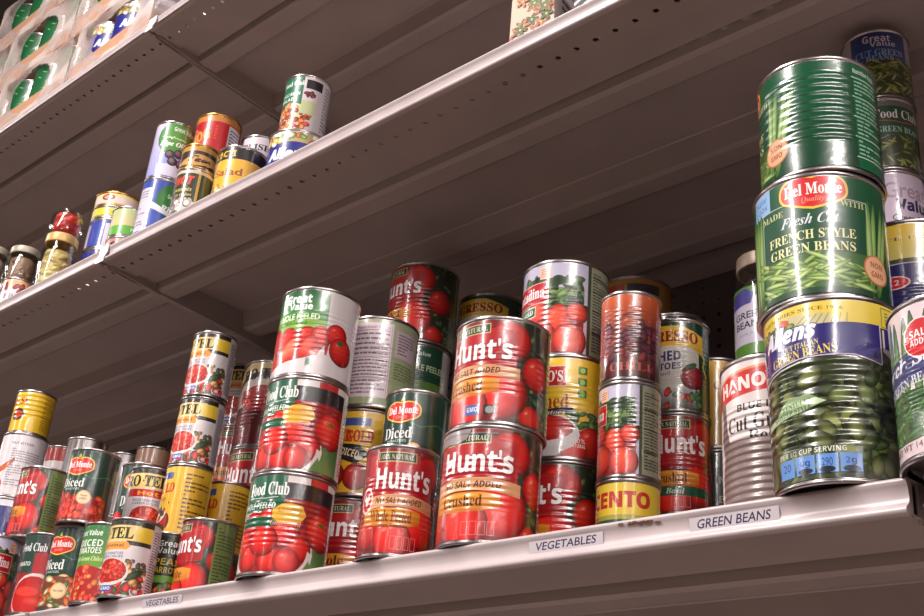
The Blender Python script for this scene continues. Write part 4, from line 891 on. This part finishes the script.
def shelf(x0, x1, surf, label, rows=(), prow=(), clear=.002):
    """one steel shelf: perforated tray, price rail, three stiffeners, end brackets"""
    root = tag(empty('metal_shelf', ((x0+x1)/2, Y_FRONT, surf)), label, 'shelf', 'white painted steel shelves')
    a, b = x0-(x0+x1)/2+clear, x1-(x0+x1)/2-clear
    Y = lambda y: y-Y_FRONT
    lz = -.0265
    m = MB(); plate(m, a, b, Y(.760), Y(.845), -.0012, rows=[Y(q) for q in prow], th=.0010, r=.0050)
    m.add([(a, Y(.845), -.0012), (b, Y(.845), -.0012), (b, Y(Y_BACK-.006), -.0012), (a, Y(Y_BACK-.006), -.0012)], [(0, 1, 2, 3)])
    m.add([(a, Y(.762), 0), (b, Y(.762), 0), (b, Y(Y_BACK-.006), 0), (a, Y(Y_BACK-.006), 0)][:4], [(0, 1, 2, 3)]) if 0 else None
    plate(m, a, b, Y(.7590), Y(.818), lz, rows=[Y(y) for y in rows], th=.0012)
    m.add([(a, Y(.818), lz), (b, Y(.818), lz), (b, Y(.818), lz+.004), (a, Y(.818), lz+.004)], [(0, 1, 2, 3)])
    m.box((a, Y(.8185), lz+.004), (b, Y(.8545), lz+.0055))
    m.box((a, Y(Y_BACK-.055), -.026), (b, Y(Y_BACK-.012), -.0245))
    m.box((a, Y(Y_BACK-.056), -.026), (b, Y(Y_BACK-.055), -.001))
    m.build('shelf_tray', STEEL, root)
    # front price rail
    e = .0025
    prof = [(.016, .0002), (.006, .0012), (.0020, .0006), (-.0006, -.0012), (-.0010, -.0034), (.0006, -.0058), (.0016, -.0095), (.0024, -.016),
            (.0014, -.0205), (-.0020, -.0235), (-.0042, -.0255), (-.0046, -.0285), (-.0030, -.0305), (.0020, -.0310), (.0020, -.0295), (-.0010, -.0292)]
    prof = [(y, q*.88) for y, q in prof]; m = MB(); m.extrude_x(prof, a+e, b-e, smooth=True); 
    cap = [p for p in prof[1:14]]+[(.0075, -.030), (.0085, -.004)]
    for xx in (a+e, b-e): m.add([(xx, y, z) for y, z in cap], [tuple(range(len(cap)))])
    m.build('price_rail', RAIL, root, edge=.9)
    for ys in (.8545, 1.030, 1.200):
        m = MB(); pr = [(Y(ys-.002), -.0014), (Y(ys), -.003), (Y(ys+.006), -.031), (Y(ys+.013), -.034), (Y(ys+.040), -.034), (Y(ys+.046), -.031), (Y(ys+.052), -.0014)]
        m.extrude_x(pr, a+.004, b-.004); m.build('stiffener', STEEL, root)
    for sx, nm in ((a, 1), (b, -1)):
        m = MB(); w = .0022*nm
        pr = [(Y(.772), -.0014), (Y(.772), -.030), (Y(.86), -.037), (Y(1.05), -.046), (Y(1.25), -.075), (Y(Y_BACK-.004), -.09), (Y(Y_BACK-.004), -.0014)]
        x_0 = sx+.001*nm; k = len(pr)
        m.add([(x_0, y, z) for y, z in pr]+[(x_0+w, y, z) for y, z in pr], [tuple(range(k)), tuple(range(2*k-1, k-1, -1))]+[(i, (i+1) % k, k+(i+1) % k, k+i) for i in range(k)])
        m.build('bracket', STEEL, root)
    return root
XL = [-2.7365, -1.517, -.298, .921]; XU = [-2.773, -1.554, .05, 1.27]; XT = [-2.803, -1.584, .02, 1.24]; XJ = [-2.760, -1.541, -.322, .897]
for i in range(3):
    side = ('left', 'middle', 'right')[i]
    shelf(XL[i], XL[i+1], S_LOW, 'white steel shelf at the lowest level in view, %s bay' % side, clear=.0035)
    shelf(XU[i], XU[i+1], S_UP, 'white steel shelf at the second level, %s bay' % side, rows=(.7874,), prow=(.8129,))
    shelf(XT[i], XT[i+1], S_TOP, 'white steel shelf at the highest level, %s bay' % side, rows=(.7628, .7882), prow=(.7780, .8040))
    shelf(XL[i], XL[i+1], S_LOW-.56, 'white steel shelf below the picture, %s bay' % side)
# perforated back panels and uprights
BACK = mat('back_panel_paint', (110,98,98), .5, 0, .4, noise=(6, .12))
for i in range(3):
    root = tag(empty('pegboard_panel', ((XJ[i]+XJ[i+1])/2, Y_BACK, -ZC)), 'perforated steel back panel behind the %s bay' % ('left', 'middle', 'right')[i], 'panel')
    a = -(XJ[i+1]-XJ[i])/2+.016; b = -a; z0 = ZC
    m = MB(); lo = .24+z0; n = 23
    zs = [.8115+z0+(k-19)*.0254 for k in range(n)]
    plate(m, a, b, .0, 1.9+z0, 0, rows=zs, plane='y', r=.0036)
    m.build('perforated_sheet', BACK, root)
for x in XJ:
    m = MB(); m.box((-.015, 0, 0), (.015, .03, ZC+1.9)); o = m.build('shelving_upright', STEEL); o.location = (x, Y_BACK, 0)
    tag(o, 'steel upright post at the shelving joint', 'post', 'steel posts carrying the shelving')
m = MB(); m.box((-3.4, 0, 0), (1.8, .01, ZC+.83)); m.box((-3.4, 0, ZC+.845), (1.8, .01, ZC+1.9)); o = m.build('rear_light_baffle', mat('baffle_paint', (46,40,40), .7)); o.location = (0, Y_BACK+.06, 0)  # added boards keep the holes dark; the slot lets light through one row
tag(o, 'dark boards added behind the perforated panels, slot lets light through the holes', 'panel')

# rust on the lower rail, stickers
def flat_label(name, u0, u1, zc, hh, text, label, shear=.2):
    a = Art(.05, .02); w = (u1-u0)*1000; a.C = w+14; a.H = hh*1000
    a.rect(-w/2-7, 0, w/2+7, a.H, (204,193,199)); a.text(text, 0, a.H/2, w, a.H*.66, (44,40,76), 'thin', .012, shear)
    me = a.mesh(name, flat=True); me.materials.append(P_SM)
    o = bpy.data.objects.new(name, me); link(o); o.location = ((u0+u1)/2, Y_FRONT+.0017, zc+ZC-hh/2); o.rotation_euler = (math.radians(6.5), 0, 0)
    tag(o, label, 'label')
flat_label('paper_label', -.633, -.568, S_LOW-.0115, .0105, 'VEGETABLES', 'paper strip reading VEGETABLES on the rail at centre')
flat_label('paper_label', -.471, -.408, S_LOW-.0120, .0110, 'GREEN BEANS', 'paper strip reading GREEN BEANS on the rail')
flat_label('paper_label', -1.232, -1.165, S_LOW-.0115, .0105, 'VEGETABLES', 'paper strip reading VEGETABLES on the rail at lower left')
m = MB(); rr = random.Random(4)
for _ in range(26):
    x = rr.gauss(0, .009); z = rr.gauss(0, .0011); w = rr.uniform(.0008, .004); h = rr.uniform(.0004, .0014)
    m.add([(x+w*math.cos(t), 0, z+h*math.sin(t)) for t in [q*PI/4 for q in range(8)]], [tuple(range(8))])
o = m.build('rust_patch', mat('rust', (126,92,74), .8)); o.location = (-.524, Y_FRONT-.0006, S_LOW-.0048+ZC); o.rotation_euler = (math.radians(20), 0, 0)
tag(o, 'brown rust smudge along the top of the lower rail', 'stain')
# clear plastic clips at the rail joints
for z, lb in ((S_UP, 'white plastic tab over the rail joint of the second shelf'), (S_TOP, 'white plastic tab over the rail joint of the highest shelf')):
    m = MB(); pr = [(.004, .0022), (-.003, .0012), (-.0030, -.012), (-.0065, -.0225), (-.0065, -.0300), (-.0053, -.0300), (-.0053, -.0230), (-.0016, -.012), (-.0016, .0002), (.004, .0010)]
    k = len(pr); xs = (-.008, .016)
    m.add([(xs[0], y, q) for y, q in pr]+[(xs[1], y, q) for y, q in pr], [tuple(range(k)), tuple(range(2*k-1, k-1, -1))]+[(i, (i+1) % k, k+(i+1) % k, k+i) for i in range(k)])
    o = m.build('plastic_clip', mat('clip_plastic', (232,222,226), .25)); o.location = ((XU[1] if z == S_UP else XT[1]), Y_FRONT, z+ZC); tag(o, lb, 'clip')

# ------------------------------------------------------------------ boxes on the upper shelf near the top edge
P_MATTE = print_mat('matte_printed_board', .62, None, 0)
def carton(X, Y, z, w, d, h, rz, label):
    root = tag(empty('carton', (X, Y, z), rz), label, 'box')
    m = MB(); m.box((-w/2, -d/2, 0), (w/2, d/2, h)); o = m.build('box_body', mat('carton_board', (214,200,196), .5), root)
    a = Art(.05, .02); a.C = w*1000; a.H = h*1000; a.clip(-w*500, 0, w*500, a.H); a.rect(-w*500, 0, w*500, a.H, (206,180,156))
    rr = random.Random(3)
    for _ in range(60):
        x = rr.uniform(-w*480, w*480); y = rr.uniform(2, a.H); c = rr.choice([(186,90,46), (84,116,50), (200,120,70), (60,100,44)])
        for k in range(5): a.ell(x+5*math.cos(k*1.26), y+5*math.sin(k*1.26), 4.8, 2.4, c, tuple(int(q*.8) for q in c), ang=k*1.26, n=8)
        a.ell(x, y, 1.6, 1.6, (230,190,90), n=8)
    me = a.mesh('printed_front', flat=True); me.materials.append(P_MATTE); o = link(bpy.data.objects.new('printed_front', me), root); o.location = (0, -d/2-.0002, 0); o['label'] = 'floral printed front'
    a = Art(.05, .02); a.C = d*1000; a.H = h*1000; a.rect(-d*500, 0, d*500, a.H, (190,176,176)); a.smallprint(-d*200, 3, d*460, a.H*.95, None, (80,70,80), 14)
    me = a.mesh('printed_side', flat=True); me.materials.append(P_MATTE); o = link(bpy.data.objects.new('printed_side', me), root); o.location = (w/2+.0002, 0, 0); o.rotation_euler = (0, 0, PI/2)
    return root
carton(-.703, .806, S_UP, .058, .050, .16, .18, 'floral printed carton standing on the upper shelf edge')
# zebra-print box
root = tag(empty('zebra_print_box', (-.606, .800, S_UP), .1), 'black and white wavy patterned box beside the floral carton', 'box')
m = MB(); m.box((-.03, -.02, 0), (.03, .02, .10)); m.build('box_body', mat('dark_board', (30,28,30), .5), root)
a = Art(.05, .02); a.C = 60; a.H = 100; a.clip(-30, 0, 30, 100); a.rect(-30, 0, 30, 100, (24,22,24))
for k in range(9): a.flourish([(-30, -12+k*13), (-14, -2+k*13), (2, 2+k*13), (16, 10+k*13), (30, 12+k*13)], (214,208,212), 4)
a.clip()
me = a.mesh('printed_front', flat=True); me.materials.append(P_MATTE); o = link(bpy.data.objects.new('printed_front', me), root); o.location = (0, -.0202, 0)
# little dark green packet lying at the edge
m = MB(); m.box((-.024, -.015, 0), (.024, .015, .008)); o = m.build('green_packet', mat('packet_green', (36,70,56), .4)); o.location = (-.752, .782, S_UP+ZC); o.rotation_euler = (0, 0, .1); tag(o, 'small dark green packet lying left of the floral carton', 'packet')

# ------------------------------------------------------------------ shrink-wrapped packs on the highest shelf
def film_mat():
    m = bpy.data.materials.new('shrink_film'); m.use_nodes = True; nt = m.node_tree; b = nt.nodes['Principled BSDF']
    b.inputs['Base Color'].default_value = (*lin((222,204,198)), 1); b.inputs['Roughness'].default_value = .22; b.inputs['Alpha'].default_value = .62
    tc = nt.nodes.new('ShaderNodeTexCoord'); n = nt.nodes.new('ShaderNodeTexNoise'); n.inputs['Scale'].default_value = 9; n.inputs['Detail'].default_value = 2; n.inputs['Distortion'].default_value = .8
    nt.links.new(tc.outputs['Object'], n.inputs['Vector'])
    bp = nt.nodes.new('ShaderNodeBump'); bp.inputs['Strength'].default_value = .8; bp.inputs['Distance'].default_value = .012
    nt.links.new(n.outputs['Fac'], bp.inputs['Height']); nt.links.new(bp.outputs['Normal'], b.inputs['Normal'])
    r = nt.nodes.new('ShaderNodeMapRange'); r.inputs['From Min'].default_value = .35; r.inputs['From Max'].default_value = .65; r.inputs['To Min'].default_value = .22; r.inputs['To Max'].default_value = .80
    nt.links.new(n.outputs['Fac'], r.inputs['Value']); nt.links.new(r.outputs['Result'], b.inputs['Alpha'])
    return m
FILM = film_mat(); CARD = mat('cardboard', (186,140,110), .8, noise=(30, .12))
def pack(X, Y, z, nx, ny, rr, h, rz, label, design, canlab, hole=(.0, .55, .34, .30)):
    """a tray of cans under plastic film with an oval opening in the front"""
    w = nx*rr*2; d = ny*rr*2
    root = tag(empty('shrink_wrapped_pack', (X, Y, z), rz), label, 'pack')
    t = .0015
    m = MB(); m.box((-w/2-t, -d/2-t, 0), (w/2+t, d/2+t, t))
    tr = .054
    m.box((-w/2-t, -d/2-2*t, 0), (w/2+t, -d/2-t, tr)); m.box((-w/2-t, d/2+t, 0), (w/2+t, d/2+2*t, tr)); m.box((-w/2-2*t, -d/2-t, 0), (-w/2-t, d/2+t, tr)); m.box((w/2+t, -d/2-t, 0), (w/2+2*t, d/2+t, tr))
    m.build('tray', CARD, root)
    # film: a sagging shell with the opening cut out
    gx, gz = 36, 18; m = MB(); rr_ = random.Random(int(abs(X)*50)); 
    def wr(u, v): return .0016*math.sin(5*u+3*v)+.0010*math.sin(7*v-4*u)
    def face(f, nu, nv, hl=None):
        vs = [f(i/nu, j/nv) for j in range(nv+1) for i in range(nu+1)]; fs = []
        for j in range(nv):
            for i in range(nu):
                u, v = (i+.5)/nu, (j+.5)/nv
                if hl and ((u-hl[0])/hl[2])**2+((v-hl[1])/hl[3])**2 < 1: continue
                fs.append((j*(nu+1)+i, j*(nu+1)+i+1, (j+1)*(nu+1)+i+1, (j+1)*(nu+1)+i))
        m.add(vs, fs, True)
    W2, D2, Z1, Z0 = w/2+.005, d/2+.005, h+z*0+t+.006, .001
    face(lambda u, v: (-W2+2*W2*u, -D2-wr(u*3, v*2)-.006*math.sin(PI*v)*0, Z0+(Z1-Z0)*v), 60, 30, (.5+hole[0], hole[1], hole[2], hole[3]))
    face(lambda u, v: (-W2+2*W2*u, D2+wr(u*3, v*2), Z0+(Z1-Z0)*v), 20, 10)
    face(lambda u, v: (-W2-wr(u*3, v*2), -D2+2*D2*u, Z0+(Z1-Z0)*v), 40, 24, (.5, .5, .3, .28))
    face(lambda u, v: (W2+wr(u*3, v*2), -D2+2*D2*u, Z0+(Z1-Z0)*v), 40, 24, (.5, .5, .3, .28))
    face(lambda u, v: (-W2+2*W2*u, -D2+2*D2*v, Z1+wr(u*2, v*2)), 20, 20)
    m.build('plastic_film', FILM, root)
    ca, sa = math.cos(rz), math.sin(rz)
    for i in range(nx):
        for j in range(ny):
            if j > 0 and 0 < i < nx-1: pass
            lx = -w/2+rr*(2*i+1); ly = -d/2+rr*(2*j+1)
            row = ('front', 'second')[j] if j < 2 else 'back'
            c = can(design, X+lx*ca-ly*sa, Y+lx*sa+ly*ca, z+t, h, rr, 0, canlab % row, group=canlab % row)
ho = (.0, .52, .25, .38)
pack(-2.085, .870, S_TOP, 3, 2, .0490, .142, .02, 'film wrapped tray of green cans with oval opening, second from the highest shelf joint', d_packcan, 'green labelled can in the %s row of the tray second from the joint', hole=ho)
pack(-1.765, .870, S_TOP, 3, 2, .0490, .142, -.02, 'film wrapped tray of cans next to the highest shelf joint', d_veg, 'blue labelled can in the %s row of the tray next to the joint', hole=(.05, .48, .27, .36))
pack(-2.400, .870, S_TOP, 3, 2, .0490, .142, .0, 'film wrapped tray of green cans at the far left of the highest shelf', d_packcan, 'green labelled can in the %s row of the far left wrapped tray', hole=ho)
pack(-2.130, .876, S_TOP+.156, 3, 2, .0490, .142, .01, 'film wrapped tray of cans in the second tier at far left', d_packcan, 'green labelled can in the %s row of the second tier tray at far left', hole=ho)
pack(-1.812, .876, S_TOP+.156, 3, 2, .0490, .142, .0, 'film wrapped tray of cans in the second tier over the joint', d_packcan, 'green labelled can in the %s row of the second tier tray over the joint', hole=ho)

pack(-1.940, .880, S_TOP+.312, 3, 2, .0490, .142, .0, 'film wrapped tray of cans on the third tier, topmost in view', d_packcan, 'green labelled can in the %s row of the third tier tray', hole=ho)
pack(-2.258, .880, S_TOP+.312, 3, 2, .0490, .142, .0, 'film wrapped tray of cans on the third tier at the top left corner', d_packcan, 'green labelled can in the %s row of the corner third tier tray', hole=ho)
pack(-2.448, .876, S_TOP+.156, 3, 2, .0490, .142, .0, 'film wrapped tray of cans in the second tier, cut off by left edge', d_packcan, 'green labelled can in the %s row of the left cut second tier tray', hole=ho)

# ------------------------------------------------------------------ the room
def slab(name, a, b, m_):
    m = MB(); m.box(a, b); o = m.build(name, m_); o['kind'] = 'structure'; return o
FLO = mat('floor_tile', (104,91,82), .35, 0, .5, noise=(3, .1)); CEI = mat('ceiling_tile', (120,112,110), .8, noise=(12, .06)); WAL = mat('wall_paint', (92,82,80), .7, noise=(2, .06))
slab('floor', (-9, -9, -.05), (7, 5, 0), FLO)
slab('ceiling', (-9, -9, 3.62), (7, 5, 3.67), CEI)
slab('wall_back', (-9, 5, 0), (7, 5.05, 4), WAL); slab('wall_front', (-9, -9.05, 0), (7, -9, 4), WAL)
slab('wall_left', (-9.05, -9, 0), (-9, 5, 4), WAL); slab('wall_right', (7, -9, 0), (7.05, 5, 4), WAL)

def tube(x, y, L, w, power, z=3.55):
    l = bpy.data.lights.new('ceiling_lamp', 'AREA'); l.shape = 'RECTANGLE'; l.size = L; l.size_y = w; l.energy = power; l.color = (1, .93, .895)
    o = bpy.data.objects.new('ceiling_lamp', l); link(o); o.location = (x, y, z)
#--LIGHTS
for y, pw in ((-.9, 104), (-3.1, 68), (-5.3, 24), (-7.5, 10)):
    for x, g in ((-7.8, .15), (-4.6, .5), (-1.4, 1.15), (1.9, 1.1), (5.1, .7)):
        tube(x, y, .15, 2.1, pw*g)
w = bpy.data.worlds.new('world'); SC.world = w; w.use_nodes = True
w.node_tree.nodes['Background'].inputs[0].default_value = (.5, .46, .47, 1); w.node_tree.nodes['Background'].inputs[1].default_value = .03

# ------------------------------------------------------------------ camera
def Rm(a, b, c):
    Rz = np.array([[math.cos(c), -math.sin(c), 0], [math.sin(c), math.cos(c), 0], [0, 0, 1]])
    Rx = np.array([[1, 0, 0], [0, math.cos(a), -math.sin(a)], [0, math.sin(a), math.cos(a)]])
    Ry = np.array([[math.cos(b), 0, math.sin(b)], [0, 1, 0], [-math.sin(b), 0, math.cos(b)]])
    return Rz@Rx@Ry
M = Rm(-.4536, .7785, .0883)
T = np.array([[1, 0, 0], [0, 0, -1], [0, 1, 0]])
W2L = np.diag([1, -1, -1])@M@T
cam = bpy.data.cameras.new('camera'); cam.sensor_width = 36; cam.lens = 1152/924*36; cam.clip_start = .01
co = bpy.data.objects.new('camera', cam); link(co)
mw = Matrix([list(r) for r in W2L.T]).to_4x4(); mw.translation = (0, 0, ZC); co.matrix_world = mw
SC.camera = co
SC.view_settings.view_transform = 'Standard'; SC.view_settings.look = 'None'; SC.view_settings.gamma = 1; SC.view_settings.exposure = 0
SC.view_settings.use_curve_mapping = False
SC.cycles.max_bounces = 8; SC.cycles.transparent_max_bounces = 12
